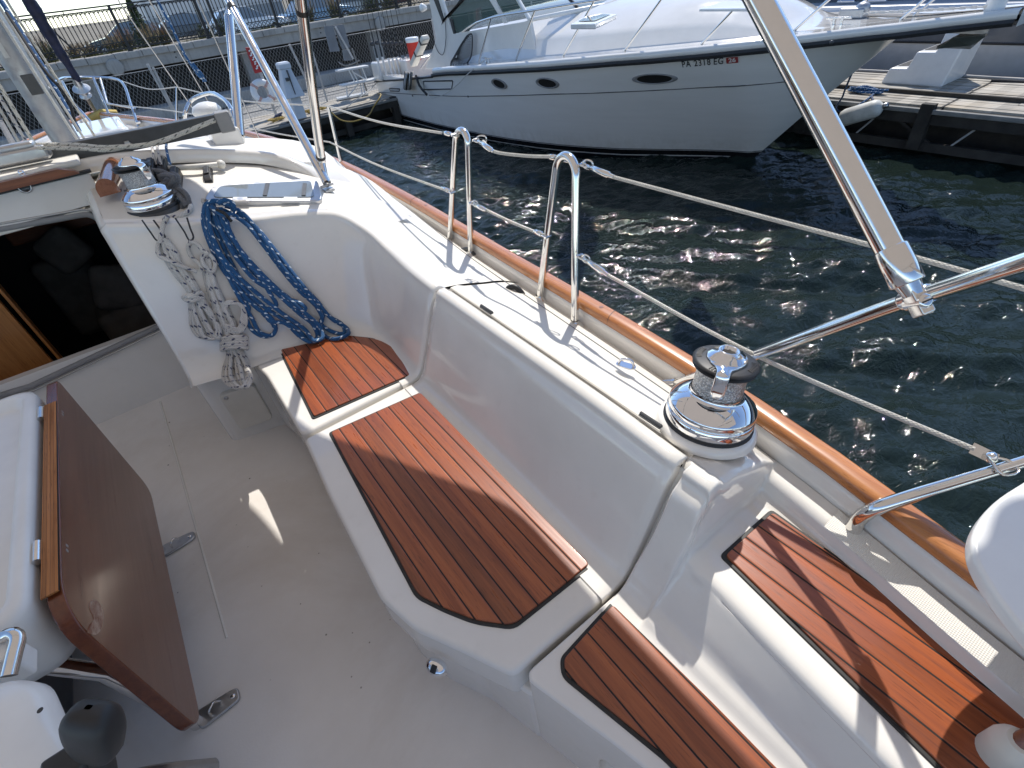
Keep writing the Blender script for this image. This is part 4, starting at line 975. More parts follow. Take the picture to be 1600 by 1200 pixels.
me.vertices.add(len(vv)); me.vertices.foreach_set('co', vv.reshape(-1)); me.loops.add(len(ff)); me.loops.foreach_set('vertex_index', ff)
me.polygons.add(len(ii)); me.polygons.foreach_set('loop_start', np.arange(0, len(ff), 4, dtype=np.int32)); me.polygons.foreach_set('loop_total', np.full(len(ii), 4, dtype=np.int32)); me.polygons.foreach_set('use_smooth', np.ones(len(ii), dtype=bool))
me.update(calc_edges=True); me.materials.append(MAT['water']); wo = bpy.data.objects.new('water', me); COL.objects.link(wo); tag(wo, 'dark green rippled harbour water with sun glints', 'water', kind='structure')

# ================================================================== MOTOR CRUISER
CX = 6.75
SHZ = [(1.6, 1.55), (2.4, 1.48), (3.1, 1.44), (3.9, 1.39), (5, 1.33), (6.6, 1.22), (8.4, 1.09), (10.05, .92), (11.95, .74)]
SHB = [(1.6, .16), (2.1, .30), (2.6, .52), (3.3, .98), (3.9, 1.25), (4.5, 1.5), (5.2, 1.70), (6, 1.85), (7, 1.89), (8, 1.90), (10, 1.80), (11.95, 1.68)]
WLB = [(3.85, 0), (4.2, .12), (4.8, .48), (5.4, .83), (6.1, 1.13), (7.0, 1.38), (7.9, 1.52), (9.5, 1.62), (11.95, 1.60)]
STEM = [(2.45, 1.46), (2.59, 1.37), (3.1, .83), (3.85, 0), (4.3, -.35)]
def shz(y): return itp(y, SHZ)
def shb(y): return itp(y, SHB)
def hullb(y, z):
    zs, hs = shz(y), shb(y)
    if y >= 3.85:
        w_ = itp(y, WLB)
        if z <= 0: return max(0, w_ * (1 + .9 * z))
        return w_ + (hs - w_) * (z / zs) ** .95
    z0 = itp(y, STEM)
    if z <= z0: return 0
    return hs * ((z - z0) / max(zs - z0, .01)) ** .72
t = NT('cruiser_gelcoat'); tc = t.tc(); zc = t.sep(tc)[2]
n = t.noise(t.mapped(tc, (.6, .6, 5)), 2, 5)
grime = t.math('MULTIPLY', t.ramp(zc, [(.12, 1), (.42, 0)]), t.ramp(t.noise(t.mapped(tc, (3, 3, .7)), 3, 6, .7), [(.4, 0), (.7, 1)]))
c = t.mix(t.ramp(n, [(.3, 0), (.75, 1)]), (.86, .85, .82), (.80, .79, .76))
st = t.ramp(t.math('MULTIPLY', zc, 2.0), [(.0, (.012, .014, .02)), (.05, (.6, .6, .58)), (.085, (.010, .010, .012)), (.245, (.5, .5, .5)), (.262, (.012, .012, .012)), (.285, (1, 1, 1))], 'CONSTANT')
c = t.mix(t.math('MULTIPLY', grime, .35), c, (.42, .38, .28))
ism = t.math('LESS_THAN', zc, .1425)
t.col(t.mix(ism, c, st)).set(rough=.16, coat=.3); MAT['cruiser'] = t.m
CRU = thing('motor_cruiser', 'white sport fishing cruiser lying across the water with three oval hull ports', 'motor boat', (CX, 7, 0))
ysl = [2.46, 2.6, 2.8, 3.0, 3.2, 3.4, 3.6, 3.85, 4.1, 4.4, 4.7, 5, 5.4, 5.8, 6.3, 6.8, 7.4, 8, 8.8, 9.6, 10.4, 11.2, 11.95]
m = MB(); rows = []
for y in ysl:
    z0 = itp(y, STEM) if y < 4.3 else -.35; zs = shz(y); r = []
    for k in range(15): 
        z = z0 + (zs - z0) * k / 14; r.append(Vector((CX - hullb(y, z), y, z)))
    for k in range(14, -1, -1):
        z = z0 + (zs - z0) * k / 14; r.append(Vector((CX + hullb(y, z), y, z)))
    rows.append(r)
m.grid([r[:15] for r in rows]); m.grid([r[15:] for r in rows]); m.add(rows[-1], [tuple(range(30))]); m.build('hull', MAT['cruiser'], CRU)
def along(y0, y1, f, n=40): return [f(lerp(y0, y1, k / n)) for k in range(n + 1)]
for sg in (-1, 1):
    rub = along(1.62, 9.0, lambda y: Vector((CX + sg * (shb(y) + .012), y, shz(y) - .005)))
    m = MB(); rows = []
    for p in rub: rows.append([p + Vector((sg * a, 0, b)) for a, b in ((-.03, -.030), (.012, -.028), (.020, 0), (.012, .022), (-.03, .022))])
    m.grid(rows, smooth=False); rb = m.build('rub_rail', MAT['black'], CRU)
    rub2 = along(9.0, 11.95, lambda y: Vector((CX + sg * (shb(y) + .008), y, shz(y) - .03)))
    m = MB(); m.tube(rub2, .016, 8); m.build('rub_rail', MAT['black'], CRU)
    m = MB(); rows = []
    for y in [1.62 + .16 * k for k in range(47)]:
        b = shb(y); z = shz(y); wd = min(.42, b * .8)
        rows.append([Vector((CX + sg * a, y, zz)) for a, zz in ((b - .01, z + .018), (b + .006, z + .035), (b + .002, z + .075), (b - .03, z + .095), (b - .06, z + .085), (b - wd, z + .09))])
    m.grid(rows); m.build('side_deck', MAT['gel'], CRU)
    # knuckle line moulded in the topsides
    KL = lambda y: itp(y, [(3.0, 1.09), (3.9, 1.04), (6, .93), (8.56, .72), (11.95, .50)])
    m = MB(); m.tube(along(3.05, 11.9, lambda y: Vector((CX + sg * (hullb(y, KL(y)) + .001), y, KL(y)))), .006, 6); m.build('knuckle_line', MAT['darkgrey'], CRU)
m = MB(); rows = []          # pulpit platform bottom and deck
for y in [1.6 + .1 * k for k in range(10)]: rows.append([Vector((CX - shb(y), y, shz(y) - .03)), Vector((CX, y, shz(y) - .05)), Vector((CX + shb(y), y, shz(y) - .03))])
m.grid(rows); m.add([Vector((CX + s * shb(1.6), 1.6, shz(1.6) + d)) for s, d in ((-1, -.04), (1, -.04), (1, .09), (-1, .09))], [(0, 1, 2, 3)]); m.build('bow_platform', MAT['gel'], CRU)
# foredeck and trunk
m = MB(); rows = []
for y in (1.7, 2.4, 3.0, 3.5, 3.75, 4.0, 4.4, 5.0, 5.6, 6.2, 6.8, 7.4, 9.0):
    b = shb(y); z = shz(y) + .085; e = min(1, max(0, (y - 3.45) / .75)) ** .6; wd = min(.42, b * .8) ; tw = max(b - wd, .05)
    H = .62 * e * min(1, .55 + .12 * (y - 3.5))
    half = [(b - wd + .02, z), (tw - .03 * e, z + .02 * e), (tw - .10 * e, z + H * .34), (tw - .22 * e, z + H * .46), (tw * .62, z + H * .78), (tw * .3, z + H * .95), (0, z + H)]
    rows.append([Vector((CX - a, y, zz)) for a, zz in half] + [Vector((CX + a, y, zz)) for a, zz in half[-2::-1]])
m.grid(refine(rows, 3)); m.build('cabin_trunk', MAT['gel'], CRU)
m = MB(); m.box((CX, 10.5, .62), (3.1, 2.9, .05)); m.box((CX, 11.9, .62), (3.3, .10, .30)); m.box((CX - 1.6, 10.4, .80), (.22, 3.0, .14)); m.box((CX + 1.6, 10.4, .80), (.22, 3.0, .14)); m.build('aft_cockpit', MAT['gel'], CRU, bevel=.02)
# house sides, windows
def plate(px, X, th, name, mat, parent, bev=.006, label=None):
    ps = [atX(u, v, X) for u, v in px]; m = MB(); n = len(ps)
    vs = ps + [p + Vector((th, 0, 0)) for p in ps]; fs = [tuple(range(n)), tuple(range(n, 2*n))[::-1]] + [(i, n + i, n + (i+1) % n, (i+1) % n) for i in range(n)]
    m.add(vs, fs); 
    o = m.build(name, mat, parent, bevel=bev)
    bm = __import__('bmesh').new(); bm.from_mesh(o.data); __import__('bmesh').ops.recalc_face_normals(bm, faces=bm.faces); bm.to_mesh(o.data); bm.free()
    return o
HX = CX - 1.40
side = [(663, -40), (681, 60), (674, 84), (664, 108), (812, 101), (840, 93), (827, 31), (818, 34), (708, 53), (690, 0), (680, -40)]
plate(side, HX, .05, 'house_side', MAT['gel'], CRU)
gw = glass('tinted_green_glass', (.10, .16, .145), .55, .02)
plate([(701, 28), (709, 52), (786, 36), (762, -6), (735, -30)], HX + .02, .008, 'side_window', gw, CRU, 0)
plate([(791, 35), (822, 29), (796, -16), (768, -16)], HX + .02, .008, 'side_window', gw, CRU, 0)
plate([(757, -12), (787, 37), (792, 36), (766, -12)], HX - .004, .03, 'window_post', MAT['gel'], CRU)
plate([(672, -14), (691, 35), (693, 28), (680, -14)], HX - .012, .02, 'curtain_edge', MAT['black'], CRU)
plate([(691, 36), (694, 29), (738, -14), (731, -14)], HX - .012, .02, 'curtain_edge', MAT['black'], CRU)
plate([(702, 29), (708, 53), (711, 53), (706, 30)], HX - .006, .02, 'window_seal', MAT['black'], CRU)
# windscreen
pw = [atX(829, 33, HX), Vector((CX, 6.15, 2.05)), None]
wa = atX(828, 31, HX + .02); wb_ = atX(798, -20, HX + .16)
nose = Vector((CX, wa.y - .75, wa.z + .06)); top = Vector((CX, wb_.y - .55, wb_.z + .05))
m = MB(); m.grid([catmull([wa, wa.lerp(nose, .5) + Vector((-.06, -.16, .02)), nose, Vector((2 * CX - wa.x, wa.y, wa.z))], 6), catmull([wb_, wb_.lerp(top, .5) + Vector((-.06, -.14, .02)), top, Vector((2 * CX - wb_.x, wb_.y, wb_.z))], 6)])
m.build('windscreen', gw, CRU)
bt = catmull([wa, wa.lerp(nose, .5) + Vector((-.06, -.16, .02)), nose, Vector((2 * CX - wa.x, wa.y, wa.z))], 6); tt = catmull([wb_, wb_.lerp(top, .5) + Vector((-.06, -.14, .02)), top, Vector((2 * CX - wb_.x, wb_.y, wb_.z))], 6)
m = MB(); m.tube(bt, .028, 8); m.tube([wa, wb_], .030, 8); m.build('windscreen_frame', MAT['white'], CRU)
for k in (5, 12):
    m = MB(); m.tube([bt[k], tt[k]], .022, 8); m.build('windscreen_post', MAT['black'], CRU)
m = MB(); m.box((CX, 8.2, 1.0), (2.5, 2.2, .10)); m.box((CX - .55, 7.6, 1.35), (.55, .5, .75)); m.box((CX + .55, 7.6, 1.35), (.55, .5, .75)); m.build('helm_seats', plain('grey_vinyl', (.30, .31, .31), .5), CRU, bevel=.06)
m = MB(); ps = []
plate([(690, -10), (790, -40), (760, -60), (660, -30)], CX + 1.36, .05, 'house_side', MAT['gel'], CRU)
# oval ports
def oval(u, v, wpx, hpx, tilt=0):
    # find the hull point behind the pixel
    w = ray(u, v); s = .5
    while s < 20:
        p = CAM + w * s
        if CX - hullb(p.y, p.z) <= p.x and p.y < 11.9: break
        s += .01
    d = (p - CAM).dot(CF); rw, rh = wpx / 2 * d / FPX * 1.18, hpx / 2 * d / FPX
    def ring_(f, off):
        out = []
        for k in range(28):
            a = 2 * PI * k / 28; y = p.y - rw * f * math.cos(a); z = p.z + rh * f * math.sin(a) + tilt * rw * f * math.cos(a)
            out.append(Vector((CX - hullb(y, z) - off, y, z)))
        return out
    return p, ring_
for (u, v, a, b, tl) in ((780.5, 131, 27, 14, -.05), (855, 130, 35, 15, 0), (1022, 123.5, 52, 15, .03)):
    p, rg = oval(u, v, a, b, tl)
    m = MB(); m.grid([rg(1.10, .002), rg(1.05, .020), rg(.90, .022), rg(.84, .004)], cu=True); po = m.build('hull_port', MAT['grey'], CRU)
    m = MB(); m.add(rg(.86, .005), [tuple(range(28))]); m.build('glass', MAT['void'], po)
# moulded rectangles on the quarter
def hullpath(px):
    out = []
    for u, v in px:
        w = ray(u, v); s = 2
        while s < 20:
            p = CAM + w * s
            if CX - hullb(p.y, p.z) <= p.x: break
            s += .01
        out.append(Vector((CX - hullb(p.y, p.z) - .003, p.y, p.z)))
    return out
for px in ([(662, 127), (708, 126), (706, 139), (663, 140)], [(609, 138), (625, 139), (624, 142.5), (610, 142)]):
    m = MB(); m.tube(hullpath(px), .011, 6, 1, closed=True); m.build('recess_outline', MAT['darkgrey'], CRU)
for (u, v) in ((645, 149.5), (732, 150.5), (1300, 66)):
    p = hullpath([(u, v)])[0]; m = MB(); ball(m, p, .016); m.build('drain_fitting', MAT['darkgrey'], CRU)
# registration
def text_mesh(body, size, M, name, mat, parent, bold=0, ext=.002, spacing=1.0, fit=0, conform=False):
    cu = bpy.data.curves.new(name, 'FONT'); cu.body = body; cu.size = size; cu.extrude = ext; cu.offset = bold; cu.align_x = 'CENTER'; cu.align_y = 'CENTER'; cu.space_character = spacing
    ob = bpy.data.objects.new(name, cu); COL.objects.link(ob); bpy.context.view_layer.update()
    me = bpy.data.meshes.new_from_object(ob.evaluated_get(bpy.context.evaluated_depsgraph_get())); bpy.data.objects.remove(ob)
    if fit:
        xs_ = [v_.co.x for v_ in me.vertices]; me.transform(Matrix.Scale(fit / (max(xs_) - min(xs_)), 4, (1, 0, 0)))
    me.transform(M)
    if conform:
        for v_ in me.vertices: v_.co.x = CX - hullb(v_.co.y, v_.co.z) - .005
    me.materials.clear(); me.materials.append(mat); o = bpy.data.objects.new(name, me); COL.objects.link(o); o.parent = parent
    if parent: o.matrix_parent_inverse = Matrix.Translation(-parent.location)
    return o
a, b, cpt = hullpath([(1068, 101), (1128, 95.5), (1098, 98.2)]); ex = (b - a).normalized(); pz = hullpath([(1098, 92)])[0]; ey = (pz - cpt); ey = (ey - ex * ey.dot(ex)).normalized(); ez = ex.cross(ey)
M1 = Matrix((ex, ey, ez)).transposed().to_4x4(); ez = ez if ez.x < 0 else -ez
M1.translation = cpt
text_mesh('PA 2318 EG', .118, M1 @ Matrix.Scale(1.0, 4, (1, 0, 0)), 'registration', MAT['black'], CRU, .0012, .0, 1.18, (b - a).length * 1.06, True)
q = hullpath([(1145, 93.5)])[0]; M2 = M1.copy(); M2.translation = q + ez * .003
m = MB(); m.prism(rrect(-.06, .06, -.038, .038, .004), 0, .002, M2); stk = m.build('year_sticker', plain('sticker_red', (.36, .05, .05), .5), CRU)
M2b = M2.copy(); M2b.translation = q + ez * .0055; text_mesh('26', .075, M2b, 'sticker_number', MAT['white'], stk, .002, .0006)
# bow rail
RB = [(658, 106), (748, 98.5), (806, 94), (880, 87), (976, 79), (1096, 69), (1239, 49.5), (1407, 31)]
RT = [None, (764, 41), (833, 24), (928, 2), (1034, -2), (1162, -2), (1297, -2), (1446, -2)]
tops = []
for b_, t_ in zip(RB, RT):
    w = ray(*b_); s = 2
    while s < 20:
        p = CAM + w * s
        if p.z < shz(p.y) + .09 and p.x > CX - shb(p.y): break
        s += .005
    if t_ is None: tops.append(p); continue
    q = atX(t_[0], t_[1], p.x - .02); dd = (q - p); q = p + dd * max(1, .58 / max(dd.z, .05)) if dd.z < .58 else q
    tops.append(q); m = MB(); m.tube([p, q], .0135, 8); m.build('rail_stanchion', MAT['steel'], CRU)
    m = MB(); m.tube([Vector((2*CX - p.x, p.y, p.z)), Vector((2*CX - q.x, q.y, q.z))], .0125, 8); m.build('rail_stanchion', MAT['steel'], CRU)
tops = [tops[0], atX(672, 88, tops[0].x + .02), atX(705, 63, tops[0].x)] + tops[1:]
m = MB(); m.tube(tops + [Vector((CX - .2, 1.55, tops[-1].z + .02)), Vector((CX + .2, 1.55, tops[-1].z + .02))], .0150, 8, 4); m.build('bow_rail', MAT['steel'], CRU)
m = MB(); m.tube([Vector((2*CX - p.x, p.y, p.z)) for p in tops[1:]] + [Vector((CX + .2, 1.55, tops[-1].z + .02))], .015, 8, 4); m.build('bow_rail', MAT['steel'], CRU)
m = MB(); m.tube([atX(667, 104, tops[0].x + .05), atX(705, 88, tops[0].x + .05)], .012, 8); m.build('rail_brace', MAT['steel'], CRU)
# deck hatch, cleats, windlass, anchor, radar, searchlight
def decko(u, v, dz=.0):
    w = ray(u, v); s = 2
    while s < 20:
        p = CAM + w * s
        if p.z < shz(p.y) + .09 + dz: return p
        s += .005
p = decko(925, 40, .36); m = MB(); hpx = [(892, 46), (930, 46), (963, 30), (945, 28), (915, 32)]
ps = [decko(u, v, .36) for u, v in hpx]; m = MB(); m.add(ps + [q_ + Vector((0, 0, .045)) for q_ in ps], [(4,3,2,1,0), (5,6,7,8,9)] + [(i, (i+1)%5, 5+(i+1)%5, 5+i) for i in range(5)]); fh = m.build('foredeck_hatch', MAT['white'], CRU, bevel=.01)
cc = sum(ps, Vector()) / 5; m = MB(); m.add([cc + (q_ - cc) * .72 + Vector((0, 0, .052)) for q_ in ps], [(0,1,2,3,4)]); m.build('hatch_glass', MAT['tint'], fh)
ps = [decko(u, v, .40) for u, v in ((1092, 18), (1170, 18), (1195, 6), (1130, 6))]; m = MB(); m.add(ps + [q_ + Vector((0, 0, .02)) for q_ in ps], [(4,5,6,7)] + [(i, (i+1)%4, 4+(i+1)%4, 4+i) for i in range(4)]); m.build('foredeck_hatch', MAT['white'], CRU, bevel=.01)
for (u, v) in ((762, 97), (1308, 38)):
    p = decko(u, v); m = MB(); m.bar(p + Vector((0, .13, .055)), p + Vector((0, -.13, .055)), .025, .02); m.box(p + Vector((0, .04, .025)), (.025, .025, .06)); m.box(p + Vector((0, -.04, .025)), (.025, .025, .06)); m.build('deck_cleat', MAT['steel'], CRU, bevel=.006)
p = decko(1328, 30); m = MB(); m.box(p + Vector((.05, 0, .05)), (.16, .26, .10)); m.lathe([(.07, 0), (.075, .05), (.05, .09), (.0001, .10)], 16, Matrix.Translation(p + Vector((.05, -.08, .05)))); m.build('windlass', MAT['dull'], CRU, bevel=.02)
m = MB(); a_ = p + Vector((0, -.1, .05)); b_ = Vector((CX - .05, 1.9, shz(1.9) + .12))
for k in range(26):
    c = a_.lerp(b_, k / 25); m.box(c, (.022, .045, .022) if k % 2 else (.03, .045, .012))
m.build('anchor_chain', MAT['dull'], CRU)
p = decko(1560, 20, .02); m = MB(); m.lathe([(.075, -.02), (.075, .06), (.085, .10), (.13, .18), (.15, .28), (.14, .36)], 24, Matrix.Translation((CX, 1.85, shz(1.8) + .10))); m.build('searchlight', MAT['white'], CRU)
# plough anchor under the platform
m = MB(); a0, a1, a2 = atX(1545, 48, CX), atX(1520, 70, CX), atX(1464, 74, CX)
m.bar(Vector((CX, 2.5, 1.47)), a0, .03, .05)
for sg in (-1, 1):
    m.add([a1 + Vector((0, 0, -.0)), a2, a2.lerp(a1, .5) + Vector((sg * .12, 0, .09)), a0 + Vector((sg * .03, 0, -.03))], [(0, 1, 2), (0, 2, 3)])
m.add([a0 + Vector((.03, 0, -.02)), a0 + Vector((-.03, 0, -.02)), a1 + Vector((0, 0, -.03)), a2], [(0, 1, 2), (1, 2, 3)])
m.build('plough_anchor', MAT['dull'], CRU, solid=.015)
# speaker horn and line on the house
p = atX(659, 12, HX - .05); m = MB(); m.lathe([(.0001, .03), (.02, .03), (.05, .02), (.065, 0), (.05, -.05), (.03, -.09)], 20, Matrix.Translation(p) @ Matrix.Rotation(-PI/2.2, 4, 'Y')); m.build('horn', MAT['white'], CRU)
line('house_line', [atX(695, 20, HX-.02), atX(696, 70, HX-.02), atX(691, 86, HX-.02), atX(684, 80, HX - .02), atX(679, 68, HX-.02)], .005, 'rubber', 4, CRU)
# ---- things aboard the cruiser
def rod(u, v0, v1, vt, Y, label):
    base = atY(u, v0, Y); r = thing('fishing_rod', label, 'fishing rod', base, 'fishing rods standing in the stern rack')
    slope = lambda v: u + (v - v0) * (921 - u) / (1517 - v0)
    top = atY(slope(v1), v1, Y); tip = atY(slope(vt), vt, Y)
    dz = Vector((0, 0, 1))
    m = MB(); m.tube([base, base + dz * (top.z - base.z) * .98], .022, 12); m.build('rod_holder', MAT['white'], r)
    m = MB(); m.tube([top - dz * .05, top + dz * .16, top + dz * .17, top + dz * .42], [.016, .016, .011, .013], 10); m.build('handle', MAT['black'], r)
    c = top + dz * .24 + Vector((-.05, -.02, 0)); m = MB(); m.lathe([(.001, -.03), (.035, -.03), (.038, -.022), (.028, -.02), (.028, .02), (.038, .022), (.035, .03), (.001, .03)], 14, Matrix.Translation(c) @ Matrix.Rotation(PI/2, 4, 'X')); m.bar(c, c + Vector((-.05, -.03, .03)), .008, .008); m.build('reel', MAT['darkgrey'], r)
    m = MB(); m.tube([top + dz * .4, top + dz * (1.0), top + dz * 2.3], [.007, .005, .002], 6); m.build('blank', MAT['black'], r)
    return r
for i, (u, v0, v1) in enumerate(((596, 118, 90), (604, 119, 88), (613, 119, 90), (619, 119, 90), (625, 118, 89), (631, 118, 89), (638, 112, 88))):
    rod(u, v0, v1, -20, 11.3, ['leftmost fishing rod in the stern rack, at the port end', 'second fishing rod from the left in the stern rack, with a taller holder', 'third fishing rod from the left in the stern rack', 'middle fishing rod of the seven in the stern rack', 'third fishing rod from the right in the stern rack', 'second fishing rod from the right in the stern rack', 'rightmost fishing rod in the stern rack, nearest the red cooler'][i])
m = MB(); c = atY(607, 108, 11.55); m.box(c, (.62, .35, .34)); bx = m.build('bait_station', MAT['gel'], CRU, bevel=.05)
m = MB(); c = atY(650, 108, 11.2); m.box(c + Vector((.2, 0, 0)), (1.0, .35, .42)); m.build('aft_locker', MAT['gel'], CRU, bevel=.04)
tr = thing('trolling_motor', 'black trolling motor folded on the stern corner of the cruiser', 'outboard motor', atY(600, 118, 11.75))
m = MB(); c = atY(602, 108, 11.75); m.prism([(-.10, -.09), (.09, -.09), (.11, .05), (.02, .12), (-.10, .08)], -.06, .06, Matrix.Translation(c) @ Matrix.Rotation(PI/2, 4, 'X')); m.build('motor_head', MAT['black'], tr, bevel=.02)
m = MB(); m.tube([c, atY(581, 98, 11.75)], .013, 8); m.tube([atY(588, 102, 11.75), atY(580, 97, 11.75)], .022, 8); m.build('tiller', MAT['black'], tr)
m = MB(); m.tube([c, c - Vector((0, 0, .22))], .03, 10); m.build('shaft', MAT['darkgrey'], tr)
ck = thing('drink_cooler', 'red drink cooler with a white lid aboard the cruiser', 'cooler', atY(648, 84, 10.9))
a = atY(647, 80, 10.9); m = MB(); m.lathe([(.115, -.16), (.12, 0), (.125, .16)], 20, Matrix.Translation(a), caps=True); m.build('body', plain('cooler_red', (.62, .035, .02), .4), ck); m = MB(); m.lathe([(.128, .155), (.132, .17), (.132, .225), (.11, .235), (.0001, .237)], 20, Matrix.Translation(a)); m.build('lid', MAT['white'], ck)
cu = thing('bolster_cushion', 'white bolster cushion with two black straps leaning in the cruiser cockpit', 'cushion', atY(648, 102, 10.3))
a, b = atX(646, 101, 5.25), atX(665, 58, 5.25); m = MB(); d_ = (b - a).normalized(); m.bar(a, b, .09, .15, Vector((1, 0, 0))); m.build('pad', MAT['offwhite'], cu, bevel=.02)
m = MB(); 
for f in (.42, .84): m.bar(a.lerp(b, f - .03), a.lerp(b, f + .03), .094, .154, Vector((1, 0, 0)))
m.build('strap', MAT['black'], cu)
# striped towel hanging on the gunwale
tw = thing('striped_towel', 'black and white striped cloth hanging over the cruiser gunwale', 'towel', atX(640, 120, 4.95))
t = NT('striped_cloth'); s_ = t.sep(t.tc('UV')); fr_s = t.math('FRACT', t.math('MULTIPLY', s_[0], 7)); t.col(t.mix(t.math('LESS_THAN', fr_s, .5), (.55, .55, .53), (.02, .02, .025))).set(rough=.9)
m = MB(); rows = []; uv = []
for i in range(9):
    r = []
    for j in range(13):
        f, g = i / 8, j / 12; p = atX(632 + 13 * g - 2 * f, 111 + 28 * f + 2 * math.sin(g * 3), 4.90 + .05 * math.sin(g * 14 + f * 2) - .04 * math.sin(f * 3)); r.append(p); uv.append((g + .0001, f))
    rows.append(r)
m.grid(rows, uv=uv); m.build('cloth', t.m, tw, solid=.006)
# landing net
NXp = HX - .10
lt = thing('landing_net', 'black landing net leaning on the cruiser house side', 'fishing net', atX(720, 100, NXp))
rim = [(704, 101), (712, 86), (722, 68), (732, 54), (737, 53), (738, 70), (736, 88), (730, 98), (718, 101)]
rp = catmull([atX(u, v, NXp) for u, v in rim], 4, True); m = MB(); m.tube(rp, .009, 6, closed=True); m.build('rim', MAT['black'], lt)
m = MB(); c = sum(rp, Vector()) / len(rp)
n_ = len(rp); rings = [[c + (p - c) * f + Vector((-.16 * (1 - f * f), 0, -.05 * (1 - f))) for p in rp] for f in (1, .85, .7, .55, .4, .25, .1)]
for i in range(6):
    for k in range(n_):
        m.bar(rings[i][k], rings[i+1][(k+1) % n_], .008, .004); m.bar(rings[i][k], rings[i+1][(k-1) % n_], .008, .004)
m.build('mesh', MAT['black'], lt)
# mooring line sagging along the hull
def rope_thing(name, label, cat, pts, r, mat, sub=6, group=None):
    m = MB(); m.tube(pts, r, 8, sub); o = m.build(name, MAT[mat]); return tag(o, label, cat, group)
rope_thing('mooring_line', 'thin white line sagging along the cruiser topsides from its cleat', 'rope', [decko(757, 98) + Vector((0, 0, .03)), atX(735, 112, 4.80), atX(715, 132, 4.80), atX(700, 144, 4.80), atX(685, 151, 4.82), atX(673, 152, 4.84), atX(668, 148, 4.86)], .007, 'rope_plain')
rope_thing('mooring_strap', 'black strap running from the cruiser gunwale to the white line', 'strap', [atX(650, 118, 4.90), atX(655, 133, 4.86), atX(667, 148, 4.85)], .022, 'rubber', 3)
rope_thing('mooring_line', 'yellow line looping from the dock to the cruiser stern', 'rope', [at(517, 175, 1.82), at(530, 186, 1.95), at(550, 190, 2.0), at(570, 184, 1.95), at(585, 165, 1.7), atX(590, 145, 5.2)], .012, 'rope_yellow')
rope_thing('mooring_line', 'thin dark line from the dock up to the cruiser transom', 'rope', [at(541, 168, 1.85), at(565, 150, 1.72), atX(590, 128, 5.15)], .008, 'rope_plain')
# ================================================================== DOCKS
def dockwood():
    t = NT('weathered_dock_planks'); tc = t.tc(); s = t.sep(tc)
    g = t.noise(t.mapped(tc, (1.2, 30, 30)), 1, 5, .65, .3); n = t.noise(tc, 1.7, 6, .7)
    fl = t.math('FLOOR', t.math('DIVIDE', s[1], .14)); w = t.new('ShaderNodeTexWhiteNoise', noise_dimensions='1D'); t.ln(fl, w.inputs['W'])
    c = t.mix(t.ramp(g, [(.35, 0), (.65, 1)]), (.56, .52, .45), (.34, .31, .26)); c = t.mix(t.ramp(n, [(.5, 0), (.75, 1)]), c, (.45, .37, .26)); c = t.mix(1, c, t.ramp(w.outputs['Value'], [(0, .72), (1, 1.1)]), 'MULTIPLY')
    t.col(c).set(rough=.85); t.bump(g, .5, .01); return t.m
MAT['dockwood'] = dockwood()
MAT['dockdark'] = plain('dark_timber_and_void', (.030, .027, .023), .7, vary=.5, scale=6, bump=.3)  # dark timber, also for sheets that stand in for shaded voids
MAT['dockrub'] = plain('grey_rub_strip', (.20, .20, .19), .6, vary=.2)
t = NT('concrete'); tc = t.tc(); s = t.sep(tc); n = t.noise(tc, 1.3, 8, .7); n2 = t.noise(t.mapped(tc, (4, 4, .4)), 2, 6, .7)
c = t.mix(t.ramp(n, [(.35, 0), (.7, 1)]), (.40, .39, .36), (.28, .275, .26)); c = t.mix(t.math('MULTIPLY', t.ramp(n2, [(.52, 0), (.7, 1)]), .5), c, (.17, .165, .15)); t.col(c).set(rough=.9); t.bump(t.noise(tc, 30, 5), .3, .01); MAT['concrete'] = t.m
MAT['iron'] = plain('black_iron', (.012, .012, .014), .45, vary=.3)
MAT['galv'] = plain('galvanised_wire', (.42, .42, .41), .5, vary=.1)
def planks(m, x0, x1, y0, y1, z, w, gap, th, axis_, jit=.004):
    random.seed(int(x0 * 10 + y0 * 7) & 255)
    if axis_ == 'x':
        y = y0
        while y < y1 - .02:
            segs = [x0]; 
            while segs[-1] < x1 - .1: segs.append(min(x1, segs[-1] + random.uniform(2.2, 3.8)))
            for a, b in zip(segs, segs[1:]): m.box(((a + b) / 2, y + w / 2, z - th / 2 + random.uniform(-jit, jit)), (b - a - .008, w - gap, th))
            y += w
    else:
        x = x0
        while x < x1 - .02:
            segs = [y0]
            while segs[-1] < y1 - .1: segs.append(min(y1, segs[-1] + random.uniform(2.2, 3.8)))
            for a, b in zip(segs, segs[1:]): m.box((x + w / 2, (a + b) / 2, z - th / 2 + random.uniform(-jit, jit)), (w - gap, b - a - .008, th))
            x += w
DZ = .50
YD0, YD1 = 11.05, 12.05
